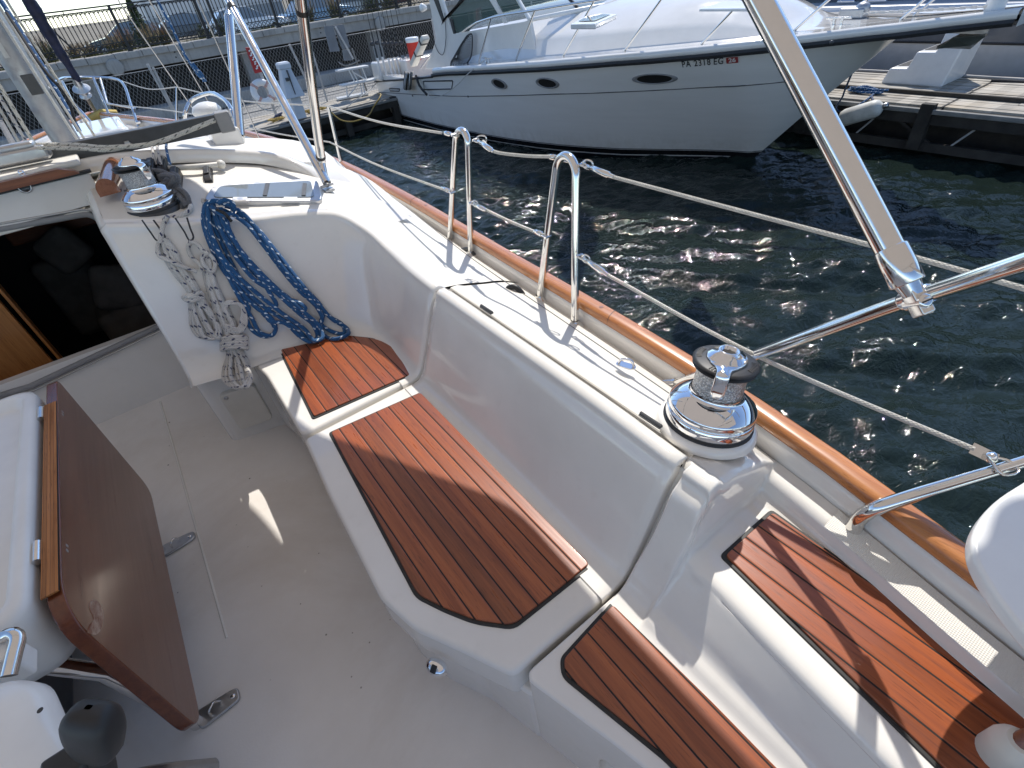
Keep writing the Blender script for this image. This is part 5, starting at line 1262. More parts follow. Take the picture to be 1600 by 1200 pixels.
# the main dock lies along X just off our bow and the cruiser stern
MD_ = thing('wooden_dock', 'long grey timber dock in front of the chain-link fence', 'dock', (3, YD0 + .5, DZ))
m = MB(); planks(m, -9, 16, YD0 + .02 + .02, YD1 + .25, DZ, .14, .012, .04, 'x'); m.build('deck_planks', MAT['dockwood'], MD_)
m = MB(); m.box((3.5, YD0, DZ - .10), (25, .05, .16)); m.build('fascia', MAT['dockdark'], MD_); m = MB(); m.box((3.5, YD0 - .04, DZ - .045), (25, .035, .05)); m.build('rub_strip', MAT['dockrub'], MD_, bevel=.01)
for i in range(15):
    x = -6 + i * 1.1; m = MB(); m.box((x, YD0 + .03, DZ - .40), (.12, .12, .8)); m.build('pile', MAT['dockdark'], MD_)
m = MB(); m.box((3.5, YD0 + .1, DZ - .42), (25, .05, .10)); m.box((3.5, YD0 + .6, DZ - .55), (25, .06, 1.0)); m.build('brace_and_dark_sheet', MAT['dockdark'], MD_)  # brace, plus a dark sheet standing in for the shaded void underneath
# finger dock beyond the cruiser bow, planks along it
FD = thing('finger_dock', 'weathered timber finger dock on the right with a white step box on it', 'dock', (8.8, 1, .55))
FX0, FX1, FZ = 7.98, 9.75, .55
m = MB(); planks(m, FX0 + .02, FX1, -6, 2.28, FZ, .115, .010, .04, 'y', .006); planks(m, FX0 + .02, FX1, 2.30, 11.0, FZ, .115, .012, .04, 'y', .006); 
t2 = NT('weathered_finger_planks'); 
MAT['dockwood2'] = dockwood(); 
o = m.build('deck_planks', MAT['dockwood2'], FD)
for nd in MAT['dockwood2'].node_tree.nodes:
    if nd.type == 'MAPPING': nd.inputs['Scale'].default_value = (30, 1.2, 30)
m = MB(); m.box((FX0, 2.5, FZ - .11), (.05, 17, .17)); m.build('fascia', MAT['dockdark'], FD)
m = MB(); m.box((FX0 - .045, 2.5, FZ - .05), (.045, 17, .055)); m.build('rub_strip', MAT['dockrub'], FD, bevel=.012)
m = MB(); m.box((FX0 + .5, 2.5, FZ - .5), (.05, 17, 1.1)); m.build('underdock_dark_sheet', MAT['dockdark'], FD)  # added dark sheet in place of the shaded void under the planks
m = MB(); m.box((FX0 + .02, 2.5, .10), (.06, 17, .10)); m.build('lower_beam', MAT['dockdark'], FD)
for y in (2.42, 1.0, -.4, 3.9, 5.4, 7):
    m = MB(); m.box((FX0 - .02, y, FZ - .22), (.10, .14, .50)); m.bar((FX0 + .03, y + .35, FZ - .15), (FX0 + .03, y - .25, .08), .04, .03); m.build('pile', MAT['dockdark'], FD)
for k in range(14):
    m = MB(); m.tube([(FX0 + .03, -2 + k * .55, FZ - .15), (FX0 + .03, -2 + k * .55 + (.22 if k % 2 else 0), .12)], .012, 6); m.build('brace_rod', MAT['galv'], FD)
m = MB(); m.box((FX0 + .85, 2.29, FZ + .002), (1.75, .02, .006)); m.build('joint', MAT['black'], FD)
# step box
SX = FX0 + .72
sb = thing('dock_step_box', 'white moulded dock steps standing under the cruiser bow', 'dock steps', (SX, 2.8, FZ))
pa, pb = at(1381, 131, ZC - FZ), at(1474, 134, ZC - FZ); yA, yB = pa.y, pb.y; SX = pa.x
def yz(u, v): p = atX(u, v, SX + .03); return (p.y, p.z)
pr = [(yA + .05, FZ), yz(1391, 106), yz(1418, 106.5), yz(1432, 81), yz(1462, 81), yz(1476, 51), yz(1500, 51), (yB - .12, yz(1476, 51)[1]), (yB - .02, FZ)]
pr[6] = (pr[5][0] - .28, pr[5][1]); pr = pr[:7] + [(yB - .02, FZ)]
m = MB(); n_ = len(pr); zt = max(z for _, z in pr)
vs = [Vector((SX + .10 * (z - FZ), y, z)) for y, z in pr] + [Vector((SX + .72 - .10 * (z - FZ), y, z)) for y, z in pr]
m.add(vs, [tuple(range(n_)), tuple(range(n_, 2*n_))[::-1]] + [(i, n_+i, n_+(i+1)%n_, (i+1)%n_) for i in range(n_)]); o = m.build('body', MAT['white'], sb, bevel=.025)
bmx = __import__('bmesh').new(); bmx.from_mesh(o.data); __import__('bmesh').ops.recalc_face_normals(bmx, faces=bmx.faces); bmx.to_mesh(o.data); bmx.free()
for i in (1, 3):
    (y1_, z1_), (y2_, z2_) = pr[i], pr[i + 1]; m = MB(); m.box((SX + .38, (y1_ + y2_) / 2, z1_ + .003), (.42, abs(y2_ - y1_) * .62, .008)); m.build('tread_pad', MAT['darkgrey'], sb)
m = MB(); m.box((SX + .36, 2.6, FZ + .012), (.86, abs(yA - yB) + .12, .02)); m.build('base_flange', MAT['white'], sb, bevel=.008) if False else None
# fender with blue line
fa, fb = atX(1313, 186, FX0 - .13), atX(1377, 167, FX0 - .13)
fe = thing('boat_fender', 'grubby white cylindrical fender hanging on the finger dock edge', 'fender', fa)
d_ = (fb - fa); L_ = d_.length; MF2 = Matrix.Translation(fa) @ d_.normalized().to_track_quat('Z', 'Y').to_matrix().to_4x4()
m = MB(); r_ = .105; m.lathe([(.02, -.05), (.028, -.02), (.06, 0), (.09, .025), (r_, .07), (r_, L_ - .07), (.09, L_ - .025), (.06, L_), (.03, L_ + .02), (.024, L_ + .06)], 24, MF2, caps=True); m.build('body', plain('grubby_vinyl', (.60, .60, .56), .5, vary=.25, scale=6), fe)
m = MB(); m.lathe([(.028, L_ + .015), (.034, L_ + .03), (.030, L_ + .075), (.012, L_ + .08)], 14, MF2); m.build('eye', MAT['dull'], fe)
def tangle(c, sx, sy, n, r, mat, name, label, seed, h=.03, parent=None, cat='rope'):
    random.seed(seed); m = MB(); pts = []
    for i in range(n):
        a = i * 2.1 + random.uniform(-.5, .5); q = random.uniform(.35, 1)
        pts.append(Vector(c) + Vector((math.cos(a) * sx * q, math.sin(a) * sy * q, r + random.uniform(0, h))))
    m.tube(pts, r, 8, 5); o = m.build(name, MAT[mat], parent)
    if parent is None: tag(o, label, cat)
    return o
c = at(1352, 146, ZC - FZ); tangle((c.x, c.y, FZ), .09, .30, 26, .013, 'rope_blue', 'dock_line', 'tangled blue dock line lying on the finger dock planks', 4, .06)
rope_thing('dock_line', 'blue line hanging in a loop from the dock to the cruiser bow', 'rope', [at(1366, 146, ZC - FZ - .02), atX(1345, 162, FX0 - .08), atX(1322, 176, FX0 - .1), atX(1312, 174, FX0 - .05), atX(1317, 150, 7.4), atX(1332, 112, 6.78)], .011, 'rope_blue')
rope_thing('fender_line', 'short dark line from the fender to the finger dock', 'rope', [fb + Vector((0, 0, .0)), atX(1366, 158, FX0 - .05), at(1362, 150, ZC - FZ - .02)], .010, 'rope_dark')
rope_thing('shore_power_cable', 'grey power cable lying along the far edge of the finger dock', 'cable', [(FX1 - .10, 8, FZ + .02), (FX1 - .16, 5, FZ + .02), (FX1 - .12, 3.2, FZ + .02), (FX1 - .18, 1.2, FZ + .02), (FX1 - .1, -2, FZ + .02)], .02, 'grey')
rope_thing('shore_power_cable', 'thin dark cable rising from the dock to the grey yacht', 'cable', [(FX1 - .3, 2.3, FZ + .02), (FX1 - .14, 1.6, FZ + .03), (FX1 + .1, 1.0, FZ + .3), (FX1 + .38, .3, FZ + .9)], .016, 'rubber')
# ---- grey motor yacht beyond
YX = 10.35
def zat(u, v, X=YX): return atX(u, v, X).z
YA = thing('motor_yacht', 'large grey motor yacht with dark side windows berthed beyond the finger dock', 'motor yacht', (YX + 2, 2, 0))
z1, z2, z3, z4, z5 = zat(1560, 66), zat(1575, 25), zat(1575, 21), zat(1575, 6), zat(1575, -50)
hullg = plain('yacht_grey_topsides', (.46, .47, .48), .2, vary=.06, coat=.3); bandg = plain('yacht_dark_band', (.10, .105, .115), .25, vary=.1, coat=.3)
def strip(rowsxz, name, mat, parent, y0=-14, y1=10.5):
    m = MB(); rows = []
    for i in range(18):
        y = lerp(y0, y1, i / 17); bow = max(0, (y - 6.5) / 4.0) ** 2 * 1.6
        rows.append([Vector((x + bow, y, z)) for x, z in rowsxz])
    m.grid(rows); o = m.build(name, mat, parent); return o
strip([(YX + .25, -.3), (YX + .05, .3), (YX, z1 - .02)], 'hull', hullg, YA)
strip([(YX - .012, z1 - .03), (YX - .022, z1 - .015), (YX - .012, z1)], 'rub_strake', MAT['black'], YA)
strip([(YX - .003, z1), (YX + .02, z2)], 'hull_band', bandg, YA)
strip([(YX, z2), (YX - .02, (z2 + z3) / 2), (YX, z3)], 'rub_rail', MAT['dull'], YA)
strip([(YX + .01, z3), (YX + .04, z4), (YX + .08, z4 + .01), (YX + .5, z4 + .015), (YX + .75, z4)], 'bulwark', plain('yacht_white', (.66, .67, .68), .25, vary=.05), YA)
strip([(YX + .74, z4 - .05), (YX + .95, z4 + 1.4), (YX + 3, z4 + 1.5)], 'deckhouse', plain('black_glazing', (.012, .013, .02), .06, vary=.2, coat=.5), YA, -14, 9)
strip([(YX + 4.4, z4 + .2), (YX + 4.4, -.3)], 'hull', hullg, YA)
m = MB(); c = Vector((YX + .35, 3.4, z4 + .03))
for (u, v) in ((1365, 22), (1320, 12)):
    p = atX(u, v, YX + .3); m = MB(); m.box((YX + .3, p.y, z4 + .05), (.08, .28, .05)); m.build('fairlead', MAT['steel'], YA, bevel=.02)

# ================================================================== PIER (far side)
PY0 = 18.0
def pz(z12): return ZC + (z12 - ZC) * PY0 / 12
zb0, zb1 = pz(1.625), pz(1.868); zr0, zr1, zr2, zr3 = pz(1.93), pz(2.02), pz(2.465), pz(2.508)
PR = thing('pier', 'concrete pier edge beam on columns carrying a road', 'pier', (0, PY0, 0))
m = MB(); m.box((0, PY0 + .30, (zb0 + zb1) / 2 - .03), (90, .6, zb1 - zb0 - .06)); m.build('edge_beam', MAT['concrete'], PR, bevel=.02)
m = MB()
for i in range(72): m.box((-18 + i * .62, PY0 + .28, zb1 - .05 + .004 * ((i * 7) % 3)), (.61, .70, .135))
m.build('coping', MAT['concrete'], PR, bevel=.012)
for i in range(12):
    x = -8 + 4.05 * i; m = MB(); m.box((x, PY0 + .6, zb0 - 1.0), (.34, .34, 2.0)); m.build('column', MAT['concrete'], PR)
m = MB(); m.box((0, PY0 + 3.5, .0), (90, .3, 3)); m.box((0, PY0 + 2.4, -.25), (90, 4, .1)); m.build('void_backing', MAT['dockdark'], PR)  # added dark sheets stand in for the shaded void below the pier
m = MB(); m.box((0, PY0 - .20, pz(1.03) - .10), (90, .75, .30)); m.build('ledge', MAT['concrete'], PR, bevel=.02)
for i in range(10):
    x = -10 + 4.05 * i + .1
    m = MB()
    for a in range(3):
        for b in (0, 1): m.lathe([(.0001, .012), (.016, .010), (.018, 0)], 8, Matrix.Translation((x + b * .17 + a * .02, PY0 - .002, zb0 + .12 + a * .11)) @ Matrix.Rotation(PI/2, 4, 'X'))
    m.build('anchor_bolts', MAT['black'], PR)
for u, v in ((180, 105), (594, 37)):
    p = atY(u, v, PY0 - .05); m = MB(); m.lathe([(.17, 0), (.19, .02), (.17, .045), (.12, .05), (.0001, .05)], 24, Matrix.Translation(p) @ Matrix.Rotation(PI/2, 4, 'X')); m.build('scupper', MAT['concrete'], PR)
# boardwalk under the pier, behind the fence
BW = thing('boardwalk', 'shaded grey boardwalk between the fence and the pier ledge', 'boardwalk', (0, 14.5, .2))
m = MB(); planks(m, -12, 26, 12.4, 17.6, pz(1.03) - .26, .42, .05, .05, 'x', .01); m.build('deck_planks', plain('shaded_grey_planks', (.26, .255, .24), .85, vary=.25, scale=3), BW)
# ---- chain-link fence on the dock
CF_ = thing('chain_link_fence', 'chain-link fence along the back of the timber dock', 'fence', (3, YD1 + .15, DZ))
m = MB(); FY = YD1 + .16; F0, F1 = DZ - .02, DZ + 1.08; s_ = .062; hgt = F1 - F0; rr_ = .0021
x = -9.0
while x < 16:
    for sgn in (1, -1):
        a = Vector((x, FY, F0)); b = Vector((x + sgn * hgt * .62, FY + .003 * sgn, F1)); n1_ = Vector((rr_, 0, 0)); n2_ = Vector((0, rr_, 0))
        m.add([a - n1_, a + n2_, a + n1_, b - n1_, b + n2_, b + n1_], [(0, 1, 4, 3), (1, 2, 5, 4), (2, 0, 3, 5)])
    x += s_
o = m.build('wire_mesh', MAT['galv'], CF_)
m = MB(); m.tube([(-9, FY, F1), (16, FY, F1)], .005, 6); m.build('top_wire', MAT['galv'], CF_)
for (u0, v0, u1, v1) in ((230, 100, 283, 195), (452, 69, 487, 142)):
    a = atY(u0, v0, FY + .04); b = atY(u1, v1, FY + .04); m = MB(); m.tube([a, b], .022, 8); m.build('fence_post', MAT['galv'], CF_)
for i in range(9):
    x = -7.6 + i * 2.9; m = MB(); m.tube([(x, FY + .03, F0 - .1), (x, FY + .03, F1 + .03)], .02, 8); m.build('fence_post', MAT['galv'], CF_)
# ---- iron railing on the pier
RL = thing('iron_railing', 'black ornamental iron railing along the top of the pier', 'railing', (0, PY0 + .2, zb1))
RY = PY0 + .25; x0r, x1r = -6.0, 24.0
m = MB()
for z, w, h in ((zr0, .035, .03), (zr1, .03, .022), (zr2, .03, .025), (zr3, .045, .03)): m.box(((x0r + x1r) / 2, RY, z), (x1r - x0r, w, h))
m.build('rails', MAT['iron'], RL)
pitch = .094; m = MB(); n_ = int((x1r - x0r) / pitch)
for i in range(n_):
    x = x0r + i * pitch; m.box((x, RY, (zr1 + zr2) / 2), (.020, .020, zr2 - zr1)); m.lathe([(.001, -.035), (.022, 0), (.001, .035)], 6, Matrix.Translation((x, RY, zr1 + (zr2 - zr1) * .62)))
m.build('pickets', MAT['iron'], RL)
m = MB()
for i in range(n_):
    x = x0r + (i + .5) * pitch; q = pitch / 2
    m.tube([(x + q * math.cos(a), RY, zr2 - .075 + q * 1.2 * math.sin(a)) for a in [PI * k / 6 for k in range(7)]], .009, 4)
m.build('arches', MAT['iron'], RL)
m = MB(); k_ = int((x1r - x0r) / .11)
for i in range(k_):
    x = x0r + (i + .5) * .11; m.tube([(x + .042 * math.cos(a), RY, (zr0 + zr1) / 2 + .042 * math.sin(a)) for a in [2 * PI * k / 10 for k in range(10)]], .010, 4, closed=True)
m.build('ring_frieze', MAT['iron'], RL)
xs_post = [-.61 + 1.94 * k for k in range(-2, 13)]
for x in xs_post + [xs_post[4] + .32]:
    m = MB(); m.box((x, RY, (zb1 + zr2) / 2 + .03), (.065, .065, zr2 - zb1 + .1)); m.box((x, RY, zb1 + .04), (.12, .12, .05)); m.build('post', MAT['iron'], RL)
    m = MB(); m.box((x + .97, RY, (zr2 + zr3) / 2), (.02, .02, zr3 - zr2)); m.build('spacer', MAT['iron'], RL)
m = MB(); a, b = atY(62, 28, RY + .12), atY(117, 80, RY + .12); m.tube([a, b], .02, 6); m.build('stay', MAT['iron'], RL)

# ---- ground on the pier, falling away to the road behind
GZ = zb1 - .02; RZ = .62
m = MB(); m.grid([[Vector((x, y, z)) for x in (-300, -60, 0, 60, 300)] for y, z in ((PY0 + .6, GZ - .03), (PY0 + 2.6, GZ - .05), (32, RZ - .02), (60, RZ - .03), (700, RZ - .04))]); tag(m.build('ground', plain('dry_earth', (.20, .175, .13), .95, vary=.3, scale=.6, bump=.3)), 'dry earth verge sloping from the pier to the road', 'ground', kind='structure')
m = MB(); m.add([(-300, 33, RZ + .002), (300, 33, RZ + .002), (300, 46, RZ + .002), (-300, 46, RZ + .002)], [(0, 1, 2, 3)]); tag(m.build('road', plain('asphalt', (.08, .08, .08), .9, vary=.25, scale=2)), 'grey asphalt road behind the railing', 'road', kind='structure')
def blades(name, label, c, w, h, n, cols, seed, cat='plant', group=None, plume=True):
    random.seed(seed); r = thing(name, label, cat, c, group); c = Vector(c)
    for nm, mat, k0, k1, hh in (('blades', cols[0], 0, n, h), ('plumes', cols[1], 0, n // 2 if plume else 0, h * 1.25)):
        if k1 == 0: continue
        m = MB()
        for i in range(k1):
            a = random.uniform(0, 2*PI); q = random.uniform(0, 1); b = c + Vector((math.cos(a) * w * .35 * q, math.sin(a) * w * .35 * q, 0)); L = hh * random.uniform(.55, 1); ln_ = random.uniform(.1, .5) * w
            t_ = b + Vector((math.cos(a) * ln_, math.sin(a) * ln_, L)); md = b.lerp(t_, .5) + Vector((0, 0, L * .12)); s1_ = Vector((-math.sin(a), math.cos(a), 0)) * (.010 if nm == 'blades' else .005)
            m.add([b - s1_, b + s1_, md + s1_, md - s1_, t_], [(0, 1, 2, 3), (3, 2, 4)])
            if nm == 'plumes':
                for j in range(5):
                    p = md.lerp(t_, .45 + .13 * j); e = Vector((random.uniform(-.04, .04), random.uniform(-.04, .04), .06)); m.add([p - s1_ * 2, p + s1_ * 2, p + e], [(0, 1, 2)])
        m.build(nm, mat, r)
    return r
GR1 = plain('dry_grass_green', (.10, .11, .045), .9, vary=.4, scale=9); GR2 = plain('dry_grass_tan', (.36, .27, .16), .9, vary=.3, scale=9); GR3 = plain('dry_grass_rust', (.27, .16, .095), .9, vary=.3, scale=9); GR4 = plain('low_shrub_green', (.07, .085, .03), .9, vary=.5, scale=12)
for i, (u, w, h, cm, lab) in enumerate(((40, .9, 1.05, GR3, 'tall rust coloured ornamental grass at the left end of the railing'), (60, .6, .8, GR1, 'green grass clump beside the tall rusty grass'), (104, .5, .55, GR2, 'tan grass clump between the headsail and the parked car'), (128, .55, .6, GR2, 'tan feathery grass left of the dark parked car'), (170, .6, .75, GR2, 'tan grass clump in front of the dark parked car'), (196, .6, .85, GR3, 'rusty grass clump in front of the dark parked car'), (232, .6, .9, GR2, 'tan grass beside the small evergreen tree'), (257, .6, .9, GR3, 'rusty grass right of the small evergreen tree'), (330, .7, .6, GR4, 'low green shrub in front of the grey warehouse'), (352, .7, .75, GR4, 'green shrub beside the bimini strut, behind the railing'), (492, .7, 1.0, GR2, 'tan grass clump in front of the blue car'), (540, .7, 1.1, GR2, 'tan grass clump right of the blue car'), (585, .8, .9, GR4, 'green shrub behind the railing near the cruiser stern'), (618, .8, 1.1, GR3, 'rusty grass behind the railing next to the cruiser house'))):
    p = atY(u, 60, PY0 + 1.3); blades('ornamental_grass', lab, (p.x, PY0 + 1.0 + (i % 3) * .3, GZ - .05), w * .7, h * .52, 110, (GR1 if cm in (GR2, GR3) else GR4, cm), i + 3, group='grass clumps behind the railing')
# ground cover along the kerb: nobody could count it
random.seed(9); m = MB()
for i in range(9000):
    x = random.uniform(-5, 20); y = PY0 + .62 + abs(random.gauss(0, .30)); 
    if 9.6 < x < 13.5 and random.random() < .93: continue
    h = random.uniform(.04, .16) * (1 + .7 * math.sin(x * 2.1) * math.sin(x * .7)); a = random.uniform(0, PI); s1_ = Vector((math.cos(a), math.sin(a), 0)) * random.uniform(.008, .022); b = Vector((x, y, GZ - .03)); t_ = b + Vector((random.uniform(-.05, .05), random.uniform(-.05, .05), h))
    m.add([b - s1_, b + s1_, t_ + s1_ * .3], [(0, 1, 2)])
tag(m.build('ground_cover', plain('verge_plants', (.12, .12, .04), .9, vary=.5, scale=6)), 'low olive green ground cover along the pier edge', 'ground cover', kind='stuff')
# ---- cars on the pier
def car(label, c, rot, col_, s=1.0):
    r = thing('parked_car', label, 'car', c, 'cars on the pier'); T = Matrix.Translation(c) @ Matrix.Rotation(rot, 4, 'Z') @ Matrix.Scale(s, 4)
    paint = NT('car_paint_' + label.split()[0]).col(col_).set(rough=.25, coat=.8, metal=.2).m
    body = [(-2.2, .32), (-2.25, .75), (-2.1, .88), (-1.5, .95), (1.0, .95), (1.9, .82), (2.2, .68), (2.25, .35)]
    cab = [(-1.75, .94), (-1.25, 1.42), (-.6, 1.52), (.25, 1.48), (1.15, .95)]
    def loft_(prof, ws, nm, mat, bev):
        m = MB(); n_ = len(prof); vs = []
        for sg in (-1, 1):
            for x, z in prof: vs.append(T @ Vector((x, sg * ws(z), z)))
        m.add(vs, [tuple(range(n_)), tuple(range(n_, 2*n_))[::-1]] + [(i, n_+i, n_+(i+1)%n_, (i+1)%n_) for i in range(n_)]); return m.build(nm, mat, r, bevel=bev)
    loft_(body, lambda z: .88 if z < .9 else .82, 'body', paint, .06); loft_([(x * .99, z - .015) for x, z in cab], lambda z: .80 - .22 * (z - .94) / .6 , 'cabin_glass', MAT['tint'], .03)
    loft_([(-1.28, 1.41), (-.6, 1.535), (.28, 1.49), (.22, 1.44), (-.6, 1.47), (-1.2, 1.38)], lambda z: .60, 'roof', paint, .02)
    for x in (-1.4, 1.4):
        for sg in (-1, 1):
            m = MB(); M1 = T @ Matrix.Translation((x, sg * .80, .32)) @ Matrix.Rotation(PI/2, 4, 'X'); m.lathe([(.0001, -.11), (.26, -.11), (.32, -.08), (.32, .08), (.26, .11), (.0001, .11)], 20, M1); w_ = m.build('wheel', MAT['rubber'], r)
            m = MB(); m.lathe([(.0001, .118), (.17, .116), (.2, .108)], 16, M1); m.lathe([(.0001, -.118), (.17, -.116), (.2, -.108)], 16, M1); m.build('rim', MAT['alu'], w_)
    for sg in (-1, 1):
        m = MB(); m.box(T @ Vector((2.2, sg * .62, .66)), (.10, .26, .12)); m.build('headlight', MAT['white'], r, bevel=.02)
    return r
def gp(u, Y): p = atY(u, 60, Y); return (p.x, Y, RZ)
car('dark green car parked behind the railing on the left', gp(203, 40), PI * .98, (.02, .035, .03))
car('pale blue car parked behind the tan grass, right of the band strut', gp(508, 38), .1, (.16, .26, .36))
car('white car parked behind the railing beside the slanting strut', gp(392, 37), 0, (.7, .7, .7))
car('dark grey car parked far behind the small evergreen', gp(285, 44), PI, (.06, .065, .07))
car('silver car parked near the brick building', gp(568, 42), 0, (.45, .45, .45))
# ---- buildings beyond
def building(label, u0, u1, Y, z1_, wallmat, roofmat, split=None, depth=12, wins=0):
    a, b = atY(u0, 40, Y), atY(u1, 40, Y); r = thing('warehouse' if not wins else 'brick_building', label, 'building', ((a.x + b.x) / 2, Y, GZ))
    zs = split or z1_
    m = MB(); m.box(((a.x + b.x) / 2, Y + depth / 2, (RZ + zs) / 2), (b.x - a.x, depth, zs - RZ)); m.build('wall', wallmat, r)
    if split: m = MB(); m.box(((a.x + b.x) / 2, Y + depth / 2, (zs + z1_) / 2), (b.x - a.x + .1, depth + .1, z1_ - zs)); m.build('fascia', roofmat, r)
    m = MB(); m.box(((a.x + b.x) / 2, Y + depth / 2, z1_ + .12), (b.x - a.x + .4, depth + .4, .24)); m.build('roof', roofmat, r)
    for k in range(wins):
        x = lerp(a.x, b.x, (k + .5) / wins); m = MB(); m.box((x, Y - .01, RZ + 2.2), (1.1, .06, 1.5)); w_ = m.build('window', MAT['white'], r); m = MB(); m.box((x, Y - .045, RZ + 2.2), (.95, .02, 1.35)); m.build('pane', MAT['tint'], w_)
    return r
wallg = plain('blue_grey_cladding', (.34, .37, .40), .6, vary=.05, scale=.5); wh = plain('white_cladding', (.70, .70, .69), .6, vary=.04, scale=.5)
zsplit = atY(310, 19.5, 62).z
building('long grey warehouse with a white upper band far behind the railing', 263, 452, 62, zsplit + 3.2, wallg, wh, zsplit)
building('red brick building behind the parked cars on the right', 528, 655, 58, GZ + 7, plain('red_brick', (.20, .075, .05), .9, vary=.3, scale=3), plain('slate_roof', (.08, .08, .085), .8), None, 12, 7)
building('low white shed beside the small evergreen tree', 236, 262, 70, RZ + 3.6, wh, wallg)
# ---- trees
def tree(label, c, h, w, seed, conif=False, group='trees on the pier'):
    random.seed(seed); c = Vector(c); r = thing('evergreen_tree' if conif else 'leafy_tree', label, 'tree', c, group)
    m = MB(); m.tube([c, c + Vector((.05, 0, h * .5)), c + Vector((0, .05, h * .92))], [h * .03, h * .02, h * .006], 8, 3)
    for k in range(9):
        a = k * 2.4; z = h * (.3 + .06 * k); m.tube([c + Vector((0, 0, z)), c + Vector((math.cos(a) * w * .35, math.sin(a) * w * .35, z + h * .06))], [h * .010, h * .003], 5)
    m.build('trunk', plain('bark_' + str(seed), (.09, .065, .045), .9), r)
    m = MB()
    for i in range(2600):
        if conif: z = random.random() ** 1.3; q = w * .5 * (1 - z) * (random.random() ** .4); z = h * (.12 + .88 * z)
        else: z = random.random(); q = w * .5 * math.sqrt(max(0, 1 - (2 * z - 1) ** 2)) * random.random() ** .35; z = h * (.3 + .7 * z)
        a = random.uniform(0, 2*PI); q *= 1 + .35 * math.sin(3 * a + z * 2.3 + seed); p = c + Vector((math.cos(a) * q, math.sin(a) * q, z)); e1 = Vector((random.gauss(0, 1), random.gauss(0, 1), random.gauss(0, .6))).normalized() * h * .026; e2 = Vector((random.gauss(0, 1), random.gauss(0, 1), random.gauss(0, 1))).normalized() * h * .016
        m.add([p - e1, p + e2, p + e1, p - e2], [(0, 1, 2, 3)])
    m.build('crown', plain('leaves_' + str(seed), (.045, .07, .028) if conif else (.075, .09, .03), .8, vary=.5, scale=4), r)
tree('small dark evergreen standing left of the grey warehouse', gp(228, 30), 2.5, 1.1, 21, True)
tree('olive green leafy tree standing in front of the red brick building', gp(600, 40), 4.5, 3.2, 22)
tree('dark leafy tree between the warehouse and the brick building', gp(470, 48), 5.5, 4.0, 23)
tree('leafy tree behind the cruiser house at the right end of the railing', gp(650, 38), 5, 3.6, 24)
# ---- things on and around the dock
def dk(u, v, z=DZ): return at(u, v, ZC - z)
LS = thing('lifebuoy_station', 'red rescue board on a post above the timber dock', 'lifebuoy station', dk(437, 176))
Ys = 11.9
m = MB(); a, b = atY(383, 74, Ys), atY(407, 112, Ys); pp = [atY(384, 74, Ys), atY(396, 74, Ys), atY(411, 112, Ys), atY(399, 115, Ys)]; m.add(pp + [p + Vector((0, .06, 0)) for p in pp], [(3,2,1,0), (4,5,6,7)] + [(i, (i+1)%4, 4+(i+1)%4, 4+i) for i in range(4)]); bd = m.build('rescue_board', plain('board_red', (.40, .018, .02), .4), LS, bevel=.008)
m = MB()
for k in range(9):
    c = atY(390 + k * 1.5 + (k % 2) * 2, 80 + k * 3.4, Ys - .012); m.bar(c - Vector((.016 + .006 * (k % 3), 0, .0)), c + Vector((.016, 0, .012)), .012, .022)
m.build('lettering_marks', MAT['white'], bd)
m = MB(); m.tube([atY(402, 100, Ys + .05), Vector((atY(402, 100, Ys).x + .02, Ys + .05, DZ))], .03, 8); m.build('post', MAT['galv'], LS)
c = atY(411, 144, Ys - .06); lr = thing('lifebuoy', 'white lifebuoy ring hanging on the dock post', 'lifebuoy', c)
m = MB(); ML = Matrix.Translation(c) @ Matrix.Rotation(math.radians(80), 4, 'X'); m.lathe([(.165 + .062 * math.cos(a), .048 * math.sin(a)) for a in [2*PI*k/14 for k in range(15)]], 32, ML); m.build('ring', MAT['white'], lr)
m = MB()
for k in range(4):
    a = PI/4 + k * PI/2; m.bar(ML @ Vector((.10 * math.cos(a), .10 * math.sin(a), .0)), ML @ Vector((.232 * math.cos(a), .232 * math.sin(a), 0)), .055, .105, ML.to_3x3() @ Vector((0, 0, 1)))
m.build('grab_band', plain('faded_red_band', (.55, .35, .3), .6), lr, bevel=.02)
m = MB(); m.tube([ML @ Vector((.24, 0, .02)), ML @ Vector((.27, -.18, .02)), ML @ Vector((.1, -.33, .03)), ML @ Vector((-.15, -.25, .02)), ML @ Vector((-.24, -.05, 0))], .01, 6, 4); m.build('grab_line', MAT['rope_plain'], lr)
lp0 = dk(470, 184); zl = lambda v, u=440: atY(u, v, lp0.y).z
LH = thing('power_pedestal', 'white dock power pedestal shaped like a small lighthouse', 'power pedestal', lp0)
H_ = (atY(430, 99, lp0.y).z - DZ)
def sq(r, z): return [lp0 + Vector((r * math.cos(PI/4 + k*PI/2), r * math.sin(PI/4 + k*PI/2), z)) for k in range(4)]
t_ = H_
m = MB(); m.grid([sq(.13, 0), sq(.13, t_ * .40)], cu=True, smooth=False); m.grid([sq(.24, t_ * .40), sq(.13, t_ * .88), sq(.15, t_ * .90), sq(.15, t_ * .97), sq(.12, t_)], cu=True, smooth=False); m.add(sq(.24, t_ * .40), [(3, 2, 1, 0)]); m.add(sq(.12, t_), [(0, 1, 2, 3)]); m.build('body', plain('pedestal_white', (.62, .66, .70), .5, vary=.05), LH)
m = MB(); m.box(lp0 + Vector((0, -.10, t_ * .66)), (.012, .14, t_ * .42)); m.box(lp0 + Vector((-.05, -.14, t_ * .72)), (.05, .06, .05)); m.build('panel_gap', MAT['darkgrey'], LH)
